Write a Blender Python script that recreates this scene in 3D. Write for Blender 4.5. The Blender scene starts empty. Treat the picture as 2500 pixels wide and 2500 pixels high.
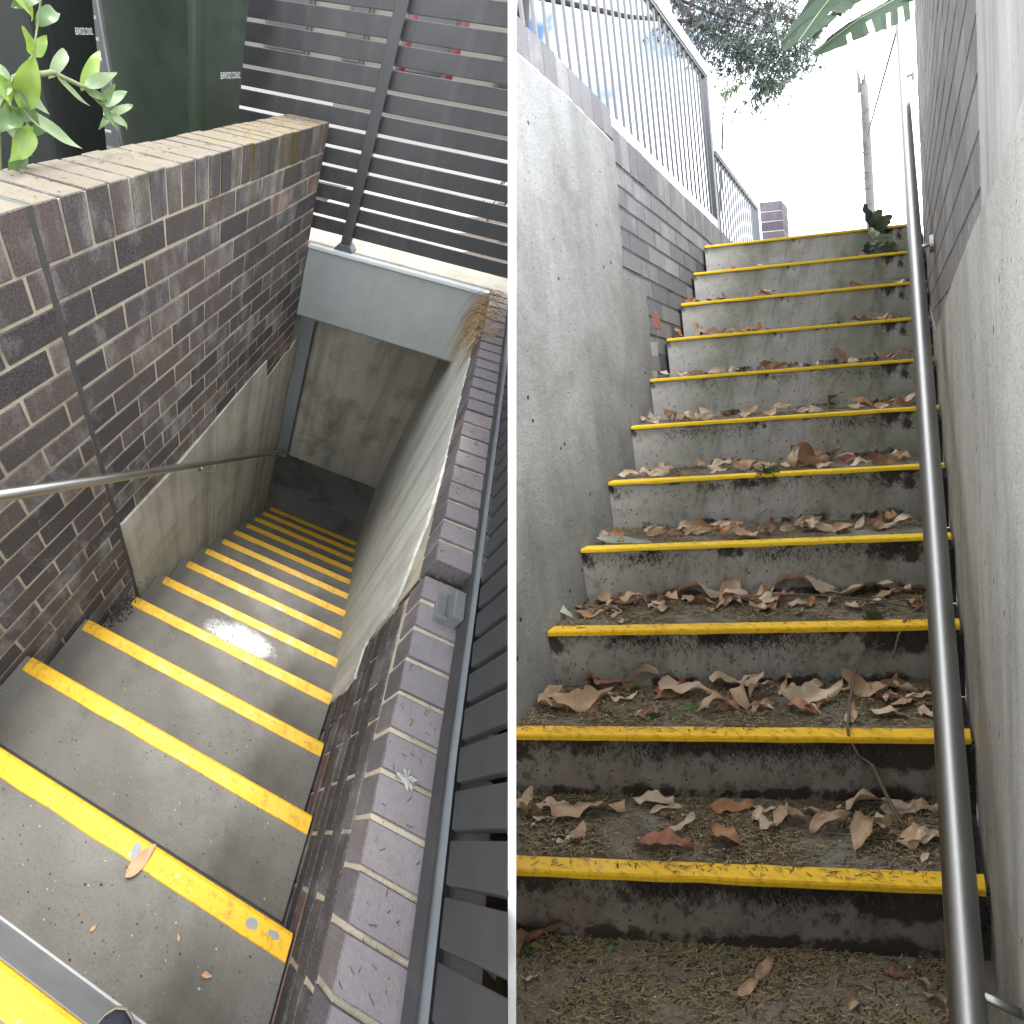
import bpy, bmesh, math, random
from mathutils import Matrix, Vector, noise as mnoise

random.seed(7)
S = bpy.context.scene
COL = S.collection

# ------------------------------------------------------------------ camera, sky, sun, exposure
EYE = Vector((0.35090, -0.42348, 1.33296))          # metres; the origin is the foot of the right-hand flight
CAM_X = Vector((0.54853274, 0.83256629, -0.07710511))
CAM_Y = Vector((-0.17926398, 0.20717533, 0.96173947))
CAM_F = Vector((-0.81668614, 0.51372342, -0.2628916))
cam = bpy.data.cameras.new('camera'); cam_o = bpy.data.objects.new('camera', cam); COL.objects.link(cam_o)
cam.sensor_width = 36.0; cam.lens = 975 / 2500 * 36; cam.shift_x = (1250 - 629) / 2500
cam.clip_start = 0.02; cam.clip_end = 2000
cam_o.matrix_world = Matrix(((CAM_X.x, CAM_Y.x, -CAM_F.x, EYE.x), (CAM_X.y, CAM_Y.y, -CAM_F.y, EYE.y),
                             (CAM_X.z, CAM_Y.z, -CAM_F.z, EYE.z), (0, 0, 0, 1)))
S.camera = cam_o

SUN_EL, SUN_AZ = math.radians(71.6), math.radians(79.3)   # azimuth measured from +Y towards +X
W = bpy.data.worlds.new('World'); S.world = W; W.use_nodes = True
wt = W.node_tree; wt.nodes.clear()
def wn(t, **k):
    n = wt.nodes.new(t)
    for a, v in k.items(): setattr(n, a, v)
    return n
w_out = wn('ShaderNodeOutputWorld'); w_bg = wn('ShaderNodeBackground'); w_sky = wn('ShaderNodeTexSky')
w_sky.sky_type = 'NISHITA'; w_sky.sun_disc = False; w_sky.sun_elevation = SUN_EL; w_sky.sun_rotation = SUN_AZ
w_sky.air_density = 1.0; w_sky.dust_density = 1.5
w_tc = wn('ShaderNodeTexCoord'); w_n = wn('ShaderNodeTexNoise'); w_n.inputs['Scale'].default_value = 2.2
w_n.inputs['Detail'].default_value = 5; w_n.inputs['Roughness'].default_value = .55
w_mp = wn('ShaderNodeMapping'); w_mp.inputs['Scale'].default_value = (1, 1, 1.8); w_mp.inputs['Location'].default_value = (.35, .1, .2)
w_r = wn('ShaderNodeValToRGB'); w_r.color_ramp.elements[0].position = .37; w_r.color_ramp.elements[1].position = .50
w_mix = wn('ShaderNodeMix', data_type='RGBA'); w_mix.inputs[7].default_value = (9.5, 9.8, 10.2, 1)   # cloud
wt.links.new(w_tc.outputs['Generated'], w_mp.inputs['Vector']); wt.links.new(w_mp.outputs['Vector'], w_n.inputs['Vector'])
wt.links.new(w_n.outputs['Fac'], w_r.inputs['Fac'])
# one break in the cloud, beyond the bar fence
w_dot = wn('ShaderNodeVectorMath', operation='DOT_PRODUCT'); w_dot.inputs[1].default_value = (-.3644, .8076, .4636); wt.links.new(w_tc.outputs['Generated'], w_dot.inputs[0])
w_h = wn('ShaderNodeValToRGB'); w_h.color_ramp.elements[0].position = .972; w_h.color_ramp.elements[1].position = .992; wt.links.new(w_dot.outputs['Value'], w_h.inputs['Fac'])
w_n2 = wn('ShaderNodeTexNoise'); w_n2.inputs['Scale'].default_value = 7; w_n2.inputs['Detail'].default_value = 6; wt.links.new(w_tc.outputs['Generated'], w_n2.inputs['Vector'])
w_h2 = wn('ShaderNodeValToRGB'); w_h2.color_ramp.elements[0].position = .42; w_h2.color_ramp.elements[0].color = (1, 1, 1, 1); w_h2.color_ramp.elements[1].position = .74; w_h2.color_ramp.elements[1].color = (0, 0, 0, 1)
wt.links.new(w_n2.outputs['Fac'], w_h2.inputs['Fac'])
w_m1 = wn('ShaderNodeMath', operation='MULTIPLY'); wt.links.new(w_h.outputs['Color'], w_m1.inputs[0]); wt.links.new(w_h2.outputs['Color'], w_m1.inputs[1])
w_m2 = wn('ShaderNodeMath', operation='SUBTRACT'); w_m2.use_clamp = True; wt.links.new(w_r.outputs['Color'], w_m2.inputs[0]); wt.links.new(w_m1.outputs[0], w_m2.inputs[1])
wt.links.new(w_m2.outputs[0], w_mix.inputs[0]); w_sm = wn('ShaderNodeMix', data_type='RGBA', blend_type='MULTIPLY'); w_sm.inputs[0].default_value = 1; w_sm.inputs[7].default_value = (.40, .43, .47, 1); wt.links.new(w_sky.outputs['Color'], w_sm.inputs[6]); wt.links.new(w_sm.outputs[2], w_mix.inputs[6]); wt.links.new(w_mix.outputs[2], w_bg.inputs['Color'])
w_bg.inputs['Strength'].default_value = 0.14
wt.links.new(w_bg.outputs['Background'], w_out.inputs['Surface'])

sun = bpy.data.lights.new('sun', 'SUN'); sun_o = bpy.data.objects.new('sun', sun); COL.objects.link(sun_o)
sun.energy = 1.4; sun.angle = math.radians(20); sun.color = (1, .97, .92)
sdir = Vector((math.sin(SUN_AZ) * math.cos(SUN_EL), math.cos(SUN_AZ) * math.cos(SUN_EL), math.sin(SUN_EL)))
sun_o.rotation_euler = sdir.to_track_quat('Z', 'Y').to_euler()
S.cycles.max_bounces = 7; S.cycles.diffuse_bounces = 4; S.cycles.glossy_bounces = 3; S.cycles.transmission_bounces = 3; S.cycles.caustics_reflective = False; S.cycles.caustics_refractive = False
S.view_settings.view_transform = 'Standard'; S.view_settings.look = 'None'
S.view_settings.exposure = 1.9; S.view_settings.gamma = 1.0; S.view_settings.use_curve_mapping = False

# ------------------------------------------------------------------ frames
# left stairwell: its own right-handed frame (x across, y down the flight, z up), origin on its top landing below the eye
LROT = Matrix(((0.72238955, -0.38986383, 0.57110379), (0.57441153, 0.79814038, -0.18172323), (-0.38497368, 0.45932356, 0.80051054)))
LT = Matrix.Translation(EYE) @ LROT.to_4x4() @ Matrix.Translation((0, 0, -1.1687))
# right flight: u metres along a tread from the left wall, v metres up the run, w metres up
EU = Vector((0.623248, 0.782024, 0)); EV = Vector((0, 1, 0)); EW = Vector((-0.206469, -0.013111, 0.978365))  # skewed, leaning axes: natural flight sheared about the camera to fit the image
def rp(u, v, w): return EU * u + EV * v + EW * w
RT = Matrix.Identity(4)
I4 = Matrix.Identity(4)

# ------------------------------------------------------------------ mesh helpers
class MB:
    def __init__(s, f=None): s.v = []; s.f = []; s.fn = f; s.m = []; s.mi = 0
    def p(s, *a):
        c = s.fn(*a) if s.fn else Vector(a); s.v.append(c); return len(s.v) - 1
    def face(s, *i): s.f.append(tuple(i)); s.m.append(s.mi)
    def box(s, X, Y, Z, jit=0):
        j = lambda: random.uniform(-jit, jit) if jit else 0
        i = [s.p(X[x] + j(), Y[y] + j(), Z[z] + j()) for z in (0, 1) for y in (0, 1) for x in (0, 1)]
        for q in ((0, 2, 3, 1), (4, 5, 7, 6), (0, 1, 5, 4), (2, 6, 7, 3), (0, 4, 6, 2), (1, 3, 7, 5)): s.face(*[i[k] for k in q])
    def prism(s, poly, lo, hi, ax):
        """polygon in the two other axes, extruded along axis ax from lo to hi"""
        def mk(q, t):
            c = list(q); c.insert(ax, t); return s.p(*c)
        a = [mk(q, lo) for q in poly]; b = [mk(q, hi) for q in poly]; n = len(poly)
        s.face(*a[::-1]); s.face(*b)
        for k in range(n): s.face(a[k], a[(k + 1) % n], b[(k + 1) % n], b[k])
    def tube(s, pts, r, n=10, caps=True, flat=None):
        pts = [s.fn(*p) if s.fn else Vector(p) for p in pts]
        rr = r if isinstance(r, (list, tuple)) else [r] * len(pts)
        rings = []; up = Vector((.31, .17, .93))
        for k, c in enumerate(pts):
            d = (pts[min(k + 1, len(pts) - 1)] - pts[max(k - 1, 0)]).normalized()
            x = d.cross(up); x = x.normalized() if x.length > 1e-4 else d.orthogonal().normalized(); y = x.cross(d)
            ring = []
            for t in range(n):
                a = 2 * math.pi * t / n; s.v.append(c + x * (rr[k] * math.cos(a)) + y * (rr[k] * math.sin(a))); ring.append(len(s.v) - 1)
            rings.append(ring)
        for k in range(len(rings) - 1):
            for t in range(n): s.face(rings[k][t], rings[k][(t + 1) % n], rings[k + 1][(t + 1) % n], rings[k + 1][t])
        if caps: s.face(*rings[0][::-1]); s.face(*rings[-1])
    def grid(s, fn, nu, nv):
        ids = [[s.p(*fn(i / nu, j / nv)) for i in range(nu + 1)] for j in range(nv + 1)]
        for j in range(nv):
            for i in range(nu): s.face(ids[j][i], ids[j][i + 1], ids[j + 1][i + 1], ids[j + 1][i])
    def mesh(s, name, mats, org=Vector((0, 0, 0)), smooth=False, bevel=0):
        me = bpy.data.meshes.new(name); me.from_pydata([tuple(v - org) for v in s.v], [], s.f)
        bm = bmesh.new(); bm.from_mesh(me); bmesh.ops.recalc_face_normals(bm, faces=bm.faces)
        if bevel: bmesh.ops.bevel(bm, geom=bm.edges[:], offset=bevel, segments=2, affect='EDGES', profile=.6)
        bm.to_mesh(me); bm.free()
        for m in (mats if isinstance(mats, (list, tuple)) else [mats]): me.materials.append(m)
        if len(set(s.m)) > 1 and not bevel:
            for pl, k in zip(me.polygons, s.m): pl.material_index = k
        if smooth:
            for pl in me.polygons: pl.use_smooth = True
        me.update(); return me

def tag(o, label=None, cat=None, group=None, kind=None):
    if label: o['label'] = label
    if cat: o['category'] = cat
    if group: o['group'] = group
    if kind: o['kind'] = kind
    return o
def thing(name, T, org, label=None, cat=None, group=None, kind=None):
    o = bpy.data.objects.new(name, None); COL.objects.link(o); o.empty_display_size = .05
    o.matrix_world = T @ Matrix.Translation(Vector(org)); o['_o'] = tuple(org)
    if T is LT: o['_L'] = 1
    return tag(o, label, cat, group, kind)
def part(name, mb, mat, par, org=None, smooth=False, bevel=0, label=None, kind=None):
    """a mesh part; mb is given in the coordinates of the thing's frame"""
    po = Vector(par['_o']); org = Vector(org) if org is not None else po
    o = bpy.data.objects.new(name, mb.mesh(name, mat, org, smooth, bevel)); COL.objects.link(o)
    o.parent = par; o.matrix_local = Matrix.Translation(org - po); o['_o'] = tuple(org)
    return tag(o, label, None, None, kind)
def solo(name, T, mb, mat, org, label=None, cat=None, group=None, kind=None, smooth=False, bevel=0):
    o = bpy.data.objects.new(name, mb.mesh(name, mat, Vector(org), smooth, bevel)); COL.objects.link(o)
    o.matrix_world = T @ Matrix.Translation(Vector(org)); o['_o'] = tuple(org)
    if T is LT: o['_L'] = 1
    return tag(o, label, cat, group, kind)
def inst(name, me, par, loc, rot=None):
    o = bpy.data.objects.new(name, me); COL.objects.link(o); o.parent = par
    M = Matrix.Translation(Vector(loc) - Vector(par['_o'])); o.matrix_local = M @ rot if rot else M
    o['_o'] = tuple(loc); return o

# ------------------------------------------------------------------ materials
class NT:
    def __init__(s, name):
        s.m = bpy.data.materials.new(name); s.m.use_nodes = True; s.t = s.m.node_tree; s.t.nodes.clear()
        s.out = s.n('ShaderNodeOutputMaterial'); s.b = s.n('ShaderNodeBsdfPrincipled'); s.l(s.b.outputs[0], s.out.inputs[0])
        s.tc = s.n('ShaderNodeTexCoord'); s.co = s.tc.outputs['Object']
    def n(s, t, **k):
        x = s.t.nodes.new(t)
        for a, v in k.items(): setattr(x, a, v)
        return x
    def l(s, a, b): s.t.links.new(a, b)
    def set(s, sock, v):
        if hasattr(v, 'links') or isinstance(v, bpy.types.NodeSocket): s.l(v, sock)
        else: sock.default_value = v
    def map(s, scale=(1, 1, 1), loc=(0, 0, 0), rot=(0, 0, 0), co=None):
        m = s.n('ShaderNodeMapping'); m.inputs['Scale'].default_value = scale; m.inputs['Location'].default_value = loc; m.inputs['Rotation'].default_value = rot
        s.l(co or s.co, m.inputs['Vector']); return m.outputs[0]
    def noise(s, scale, detail=4, rough=.55, co=None, dist=0):
        x = s.n('ShaderNodeTexNoise'); x.inputs['Scale'].default_value = scale; x.inputs['Detail'].default_value = detail
        x.inputs['Roughness'].default_value = rough; x.inputs['Distortion'].default_value = dist; s.l(co or s.co, x.inputs['Vector']); return x.outputs['Fac']
    def vor(s, scale, co=None, feat='F1', rnd=1):
        x = s.n('ShaderNodeTexVoronoi'); x.feature = feat; x.inputs['Scale'].default_value = scale; x.inputs['Randomness'].default_value = rnd
        s.l(co or s.co, x.inputs['Vector']); return x.outputs[0]
    def ramp(s, v, stops, interp='LINEAR'):
        r = s.n('ShaderNodeValToRGB'); e = r.color_ramp.elements; r.color_ramp.interpolation = interp
        while len(e) < len(stops): e.new(.5)
        for k, (p, c) in enumerate(stops):
            e[k].position = p; e[k].color = (c, c, c, 1) if isinstance(c, (int, float)) else (*c, 1)
        s.set(r.inputs[0], v); return r.outputs[0]
    def mix(s, f, a, b, mode='MIX'):
        x = s.n('ShaderNodeMix', data_type='RGBA', blend_type=mode); s.set(x.inputs[0], f)
        for k, v in ((6, a), (7, b)): s.set(x.inputs[k], (*v, 1) if isinstance(v, tuple) and len(v) == 3 else v)
        return x.outputs[2]
    def math(s, op, a, b=0.0, c=None):
        x = s.n('ShaderNodeMath', operation=op); s.set(x.inputs[0], a); s.set(x.inputs[1], b)
        if c is not None: s.set(x.inputs[2], c)
        return x.outputs[0]
    def sep(s, co=None):
        x = s.n('ShaderNodeSeparateXYZ'); s.l(co or s.co, x.inputs[0]); return x.outputs
    def rnd(s): return s.n('ShaderNodeObjectInfo').outputs['Random']
    def ocol(s):
        x = s.n('ShaderNodeSeparateColor'); s.l(s.n('ShaderNodeObjectInfo').outputs['Color'], x.inputs[0]); return x.outputs
    def bump(s, h, st=.3, d=.01):
        x = s.n('ShaderNodeBump'); x.inputs['Strength'].default_value = st; x.inputs['Distance'].default_value = d
        s.l(h, x.inputs['Height']); s.l(x.outputs[0], s.b.inputs['Normal'])
    def fin(s, col, rough=.8, metal=0.0, spec=None):
        s.set(s.b.inputs['Base Color'], (*col, 1) if isinstance(col, tuple) else col); s.set(s.b.inputs['Roughness'], rough); s.set(s.b.inputs['Metallic'], metal)
        if spec is not None: s.b.inputs['Specular IOR Level'].default_value = spec
        return s.m
    def from_obj(s, o):
        s.tc.object = o; s.co = s.tc.outputs['Object']

def plain(name, col, rough=.6, metal=0, var=.12, scale=30, bump=0, spec=None):
    t = NT(name); n = t.noise(scale, 5)
    c = t.mix(n, tuple(x * (1 - var) for x in col), tuple(min(1, x * (1 + var)) for x in col))
    if bump: t.bump(t.noise(scale * 3, 4), bump, .005)
    return t.fin(c, t.ramp(t.noise(scale * .4, 3), [(0, max(0, rough - .12)), (1, min(1, rough + .12))]), metal, spec)

def dusty(name, col, dust, rough=.45, amt=.5, spec=None):
    """painted or moulded surface with settled dust, specks and faint runs"""
    t = NT(name); c = t.mix(t.noise(9, 5), tuple(x * .85 for x in col), tuple(x * 1.12 for x in col))
    film = t.math('MULTIPLY', t.ramp(t.noise(4, 6, .65, co=t.map(loc=(3, 7, 1))), [(.42, 0), (.75, 1)]), amt * .45); c = t.mix(film, c, dust)
    sn = t.noise(1, 5, .6, co=t.map((14, 14, 1.2))); c = t.mix(t.math('MULTIPLY', t.ramp(sn, [(.55, 0), (.72, 1)]), amt * .4), c, dust)
    sp = t.math('MULTIPLY', t.ramp(t.vor(55, co=t.map(loc=(4, 1, 9))), [(.035, 1), (.07, 0)]), t.ramp(t.noise(7, 2), [(.5, 0), (.6, 1)])); c = t.mix(t.math('MULTIPLY', sp, amt * 1.4), c, tuple(min(.6, x * 2.2) for x in dust))
    t.bump(t.noise(60, 3), .05, .004)
    return t.fin(c, t.ramp(t.noise(6, 4), [(.3, rough - .08), (.7, rough + .15)]), 0, spec)
def concrete(name, lo, hi, blotch=(.1, .09, .075), amt=.5, pit=.5, stain=0, moss=0, bscale=1.0, rough=.85, big=0, streak=0, streak_co=None, bstr=.35):
    """cast concrete: cloudy tone, pits, brush marks, damp blotches, vertical run marks"""
    t = NT(name)
    base = t.mix(t.noise(5 * bscale, 6, .65), tuple(x * .86 for x in lo), tuple(min(.75, x * 1.08) for x in hi))
    fine = t.noise(160, 4, .7)
    base = t.mix(t.math('MULTIPLY', t.ramp(fine, [(.3, 1), (.55, 0)]), .35 if bstr < .5 else .6), base, tuple(x * .5 for x in lo))
    bl = t.ramp(t.noise(2.6 * bscale, 5, .62, dist=.4), [(.48, 0), (.68, 1)])
    base = t.mix(t.math('MULTIPLY', bl, amt), base, blotch)
    if streak:
        sn = t.noise(1, 5, .6, co=t.map((streak, streak, streak * .06), co=streak_co))
        base = t.mix(t.math('MULTIPLY', t.ramp(sn, [(.47, 0), (.66, 1)]), .55), base, tuple(x * .45 for x in lo))
        base = t.mix(t.math('MULTIPLY', t.ramp(sn, [(.3, 1), (.42, 0)]), .3), base, tuple(min(.8, x * 1.35) for x in hi))
    if moss:
        mm = t.ramp(t.noise(3.3, 6, .6, co=t.map(loc=(3, 1, 2))), [(.5, 0), (.66, 1)])
        base = t.mix(t.math('MULTIPLY', mm, moss), base, (.115, .125, .06))
    v = t.vor(38); sm = t.noise(9, 2)
    pits = t.math('MULTIPLY', t.ramp(v, [(.06, 1), (.12, 0)]), t.ramp(sm, [(.5, 0), (.6, 1)]))
    v2 = t.vor(95, co=t.map(loc=(5, 5, 5))); pits2 = t.math('MULTIPLY', t.ramp(v2, [(.08, 1), (.16, 0)]), t.ramp(t.noise(14, 2, co=t.map(loc=(9, 2, 4))), [(.5, 0), (.62, 1)]))
    v3 = t.vor(13, co=t.map(loc=(2, 6, 8))); pits3 = t.math('MULTIPLY', t.ramp(t.math('ADD', v3, t.math('MULTIPLY', t.noise(60, 3), .12)), [(.125, 1), (.16, 0)]), t.ramp(t.noise(5, 1, co=t.map(loc=(1, 8, 3))), [(.5, 0), (.55, 1)]))
    pp = t.math('MULTIPLY', t.math('MAXIMUM', t.math('MAXIMUM', pits, pits2), t.math('MULTIPLY', pits3, float(big))), pit)
    base = t.mix(pp, base, (.02, .018, .016))
    h = t.math('SUBTRACT', t.math('ADD', t.math('MULTIPLY', fine, .5), t.noise(30, 5, .6)), t.math('MULTIPLY', pp, 2.0))
    t.bump(h, bstr, .006)
    return t, base, rough

# ================================================================== LEFT STAIRWELL (frame LT)
H, G = 0.185, 0.2530
XL, XR = -0.8496, 0.2796  # left stairwell sizes and outlines back-projected from image pixels
yn = lambda n: -0.3232 + G * n

# --- materials of the left stairwell
def m_tread(name):
    t, base, r = concrete(name, (.098, .092, .079), (.172, .163, .142), (.048, .042, .034), .75, .85, bscale=.8)
    sp = t.vor(60, co=t.map(loc=(1, 7, 3))); spk = t.math('MULTIPLY', t.ramp(sp, [(.05, 1), (.09, 0)]), t.ramp(t.noise(6, 2, co=t.map(loc=(4, 4, 4))), [(.52, 0), (.6, 1)]))
    base = t.mix(spk, base, (.33, .31, .27))
    damp = t.ramp(t.noise(2.4, 4, .6, co=t.map(loc=(8, 3, 1))), [(.42, .78), (.62, .48)])
    t.b.inputs['Specular IOR Level'].default_value = .5
    return t.fin(base, damp)
M_tread = m_tread('tread_concrete')
def m_yellow(name, wear, dirt_shade, pair=((.60, .325, .006), (.715, .42, .010))):
    t = NT(name)
    c = t.mix(t.noise(9, 5), *pair)
    st = t.noise(1, 4, .6, co=t.map((12, 90, 90))); c = t.mix(t.math('MULTIPLY', t.ramp(st, [(.5, 0), (.7, 1)]), .35), c, (.55, .27, .01))
    w = t.ramp(t.noise(9, 9, .78, co=t.map(loc=(2, 5, 1))), [(.66 - wear, 0), (.69 - wear, 1)])
    c = t.mix(w, c, t.mix(t.noise(40, 3), (.24, .23, .21), (.55, .53, .47)))
    d = t.ramp(t.noise(46, 6, .7), [(.52, 0), (.66, 1)])
    c = t.mix(t.math('MULTIPLY', d, dirt_shade), c, (.07, .05, .02))
    t.bump(t.noise(90, 5, .7), .35, .004)
    return t.fin(c, t.ramp(t.noise(12, 3), [(.3, .35), (.7, .65)]))
M_yel = m_yellow('yellow_nosing_paint', .035, .5); M_yel_worn = m_yellow('worn_yellow_nosing_paint', .09, .5)
M_riser_grey = plain('grey_riser_face', (.24, .255, .27), .6, 0, .3, 14)

# --- the flight of steps
st = thing('staircase', LT, (0, yn(0), 0), 'concrete stairs going down between brick walls, seen from their top', 'stairs')
for n in range(0, 14):
    b = MB()
    y0, y1 = (yn(n - 1), yn(n)) if n else (-1.3, yn(0))
    b.box((XL + .003, XR - .003), (y0 + (.001 if n else 0), y1), (-H * n - .42, -H * n))
    sp = part('step', b, M_tread, st, (0, y1, -H * n), bevel=.004)
    q = MB(); worn = n in (5, 6, 8)
    N = 44; x0, x1 = XL + (.02 if n < 4 else .05) + random.uniform(0, .01), XR - .006
    if n >= 4: x0 += random.uniform(0, .012)
    rows = []
    for k in range(N + 1):
        x = x0 + (x1 - x0) * k / N; jb = mnoise.noise(Vector((x * 9, n * 3.1, 0))) * .0022
        rows.append([q.p(x, y1 - .0485 + jb, -H * n + .0008), q.p(x, y1 - .046 + jb, -H * n + .0028), q.p(x, y1 - .002, -H * n + .003), q.p(x, y1 + .0035, -H * n - .002), q.p(x, y1 + .0035, -H * n - .011), q.p(x, y1 - .001, -H * n - .013)])
    for a, c in zip(rows, rows[1:]):
        for k in range(5): q.face(a[k], c[k], c[k + 1], a[k + 1])
    q.face(*rows[0]); q.face(*rows[-1][::-1])
    part('nosing_strip', q, M_yel_worn if worn else M_yel, sp, (x0, y1, -H * n), smooth=False, label='scuffed yellow strip with grey showing through' if worn else None)
b = MB(); b.box((XL + .003, XR - .003), (yn(0) + .0005, yn(0) + .004), (-H + .001, -.016)); part('riser_face', b, M_riser_grey, st, (0, yn(0), -H))
b = MB(); b.box((XL + .003, XR - .003), (yn(0) + .004, yn(0) + .008), (-H + .001, -H + .006)); part('edge_trim', b, plain('pale_trim', (.40, .40, .40), .5), st, (0, yn(0), -H))
def m_floor():
    t, base, r = concrete('basement_floor_concrete', (.13, .127, .118), (.21, .205, .19), (.05, .045, .04), .7, .5); return t.fin(base, .8)
b = MB(); b.box((-1.34, .6), (2.968, 4.5), (-2.9, -2.59)); solo('basement_landing', LT, b, m_floor(), (0, 3.5, -2.59), kind='structure')

# --- brick walls
def mossz(t, zz, z0):
    m = t.n('ShaderNodeMapRange'); m.inputs[1].default_value = z0 - .12; m.inputs[2].default_value = z0 + .05; t.l(zz, m.inputs[0]); return m.outputs[0]
def m_brick(name, ref, tone, moss=None, top=None, eff=.5, upz=(0, 0, 1), red=.03):
    t = NT(name); own = t.tc.outputs['Object']
    tc2 = t.n('ShaderNodeTexCoord', object=ref); wco = tc2.outputs['Object']
    r = t.rnd()
    base = t.ramp(r, tone, 'CONSTANT')
    base = t.mix(t.math('MULTIPLY', t.noise(11, 6, .65, co=wco), .55), base, (.12, .096, .09)) if eff > .5 else t.mix(t.math('MULTIPLY', t.noise(11, 6, .65, co=wco), .4), base, tuple(x * 1.1 for x in tone[0][1]))
    sp = t.noise(230, 3, .7, co=wco)
    base = t.mix(t.math('MULTIPLY', t.ramp(sp, [(.52, 0), (.62, 1)]), .35), base, (.22, .21, .22))
    base = t.mix(t.math('MULTIPLY', t.ramp(sp, [(.34, 1), (.44, 0)]), .6), base, (.012, .011, .013))
    e = t.math('MULTIPLY', t.ramp(t.math('ADD', t.noise(1, 6, .66, co=t.map((9, 9, 5), co=wco)), t.math('MULTIPLY', t.math('SUBTRACT', r, .5), .16)), [(.50, 0), (.70, 1)]), eff)
    base = t.mix(t.math('MULTIPLY', e, t.ramp(t.noise(120, 3, .6, co=wco), [(.3, .35), (.6, 1)])), base, (.42, .40, .385))
    if moss:
        y0, y1, z0 = moss; X = t.sep(wco)
        f = t.math('MULTIPLY', mossz(t, X['Z'], z0), t.ramp(t.noise(1, 5, .6, co=t.map((9, 9, 2.5), loc=(3, 0, 0), co=wco)), [(.49, 0), (.58, 1)]))
        yy = t.n('ShaderNodeMapRange'); yy.inputs[1].default_value = y0; yy.inputs[2].default_value = y0 + .25; t.l(X['Y'], yy.inputs[0])
        f = t.math('MULTIPLY', f, yy.outputs[0])
        base = t.mix(t.math('MULTIPLY', f, .85), base, t.mix(t.noise(60, 3, co=wco), (.045, .034, .012), (.13, .10, .03)))
    if top:
        # dust, grit and lichen lying on the upward faces
        gn = t.n('ShaderNodeNewGeometry'); vt = t.n('ShaderNodeVectorMath', operation='DOT_PRODUCT'); t.l(gn.outputs['Normal'], vt.inputs[0]); vt.inputs[1].default_value = upz
        f = t.ramp(vt.outputs['Value'], [(.75, 0), (.93, 1)])
        dust = t.mix(t.noise(70, 5, .7, co=wco), *top[0])
        if top[1]:
            lich = t.ramp(t.noise(22, 6, .7, co=wco), [(.48, 0), (.58, 1)]); X = t.sep(wco)
            yy = t.n('ShaderNodeMapRange'); yy.inputs[1].default_value = top[1][0]; yy.inputs[2].default_value = top[1][1]; t.l(X['Y'], yy.inputs[0])
            dust = t.mix(t.math('MULTIPLY', lich, yy.outputs[0]), dust, t.mix(t.noise(90, 3, co=wco), (.10, .075, .02), (.46, .34, .11)))
        base = t.mix(t.math('MULTIPLY', f, top[2]), base, dust)
    t.bump(t.noise(150, 4, .7, co=wco), .4, .004)
    return t.fin(base, .82, spec=.3)
def m_mortar(name, lo, hi):
    t = NT(name); c = t.mix(t.noise(45, 5, .7), lo, hi); c = t.mix(t.math('MULTIPLY', t.ramp(t.noise(7, 5), [(.5, 0), (.7, 1)]), .6), c, tuple(x * .35 for x in lo))
    t.bump(t.noise(170, 4, .7), .7, .005); return t.fin(c, .95)
M_mortL = m_mortar('cream_mortar', (.42, .36, .27), (.62, .55, .43))

def brick_mesh(name, sx, sy, sz, mat, fn=None, ch=.0025, jit=.0012):
    """one brick centred on its origin: arrises chamfered, faces slightly out of true"""
    mb = MB(fn); j = lambda: random.uniform(-jit, jit)
    for ax in range(1): pass
    mb.box((-sx / 2, sx / 2), (-sy / 2, sy / 2), (-sz / 2, sz / 2), jit)
    me = mb.mesh(name, mat)
    bm = bmesh.new(); bm.from_mesh(me); bmesh.ops.bevel(bm, geom=bm.edges[:], offset=ch, segments=1, affect='EDGES'); bm.to_mesh(me); bm.free()
    return me

TONE_L = [(0, (.041, .037, .038)), (.2, (.070, .057, .053)), (.42, (.108, .083, .072)), (.64, (.078, .071, .069)), (.8, (.140, .112, .092)), (.965, (.19, .085, .06))]
lw = thing('brick_wall', LT, (XL, 1.5, -.9), 'tall dark brick wall with mossy soldier coping, left of the stairs going down', 'brick wall')
M_bL = m_brick('dark_clinker_brick', lw, TONE_L, moss=(-.45, 1.0, 1.66), top=(((.115, .098, .07), (.225, .195, .145)), (.1, 1.2), .85), eff=.56, upz=tuple(LROT @ Vector((0, 0, 1))))
CZ = .879; SB = .7595                         # top of the wall, underside of the soldiers
JY, EYN = .753, 2.83                          # movement joint, far end
b = MB()
b.box((-1.088, XL - .004), (-.6, JY - .009), (-3.0, CZ - .006)); b.box((-1.088, XL - .004), (JY + .009, EYN - .003), (-.62, CZ - .006))
part('mortar', b, M_mortL, lw)
b = MB(); b.box((-1.08, XL - .002), (JY - .009, JY + .0125), (-2.9, CZ - .003)); part('movement_joint', b, plain('joint_sealant', (.075, .072, .07), .8, 0, .4, 25), lw, (XL, JY, 0))
sm = [brick_mesh('brick', .236, .076, .116, M_bL) for _ in range(4)]
k = 0
for y0, y1 in ((-.28, JY - .009), (JY + .009, EYN)):
    n = int(round((y1 - y0 + .01) / .0865)); p = (y1 - y0 + .01) / n
    for i in range(n):
        k += 1
        inst('coping_brick', random.choice(sm), lw, (XL - .118 + .0005 + random.uniform(-.001, .002), y0 + p * (i + .5) - .005, CZ - .058 + random.uniform(-.002, .001)), Matrix.Rotation(random.uniform(-.012, .012), 4, 'X'))
cm = [brick_mesh('brick', .110, .2395, .0755, M_bL) for _ in range(4)]; hm = [brick_mesh('brick', .110, .114, .0755, M_bL) for _ in range(2)]
C = .0847
def boundary(y): return -.755 - .0 if y < JY else (-.25 if y < 2.33 else -.39)
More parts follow.
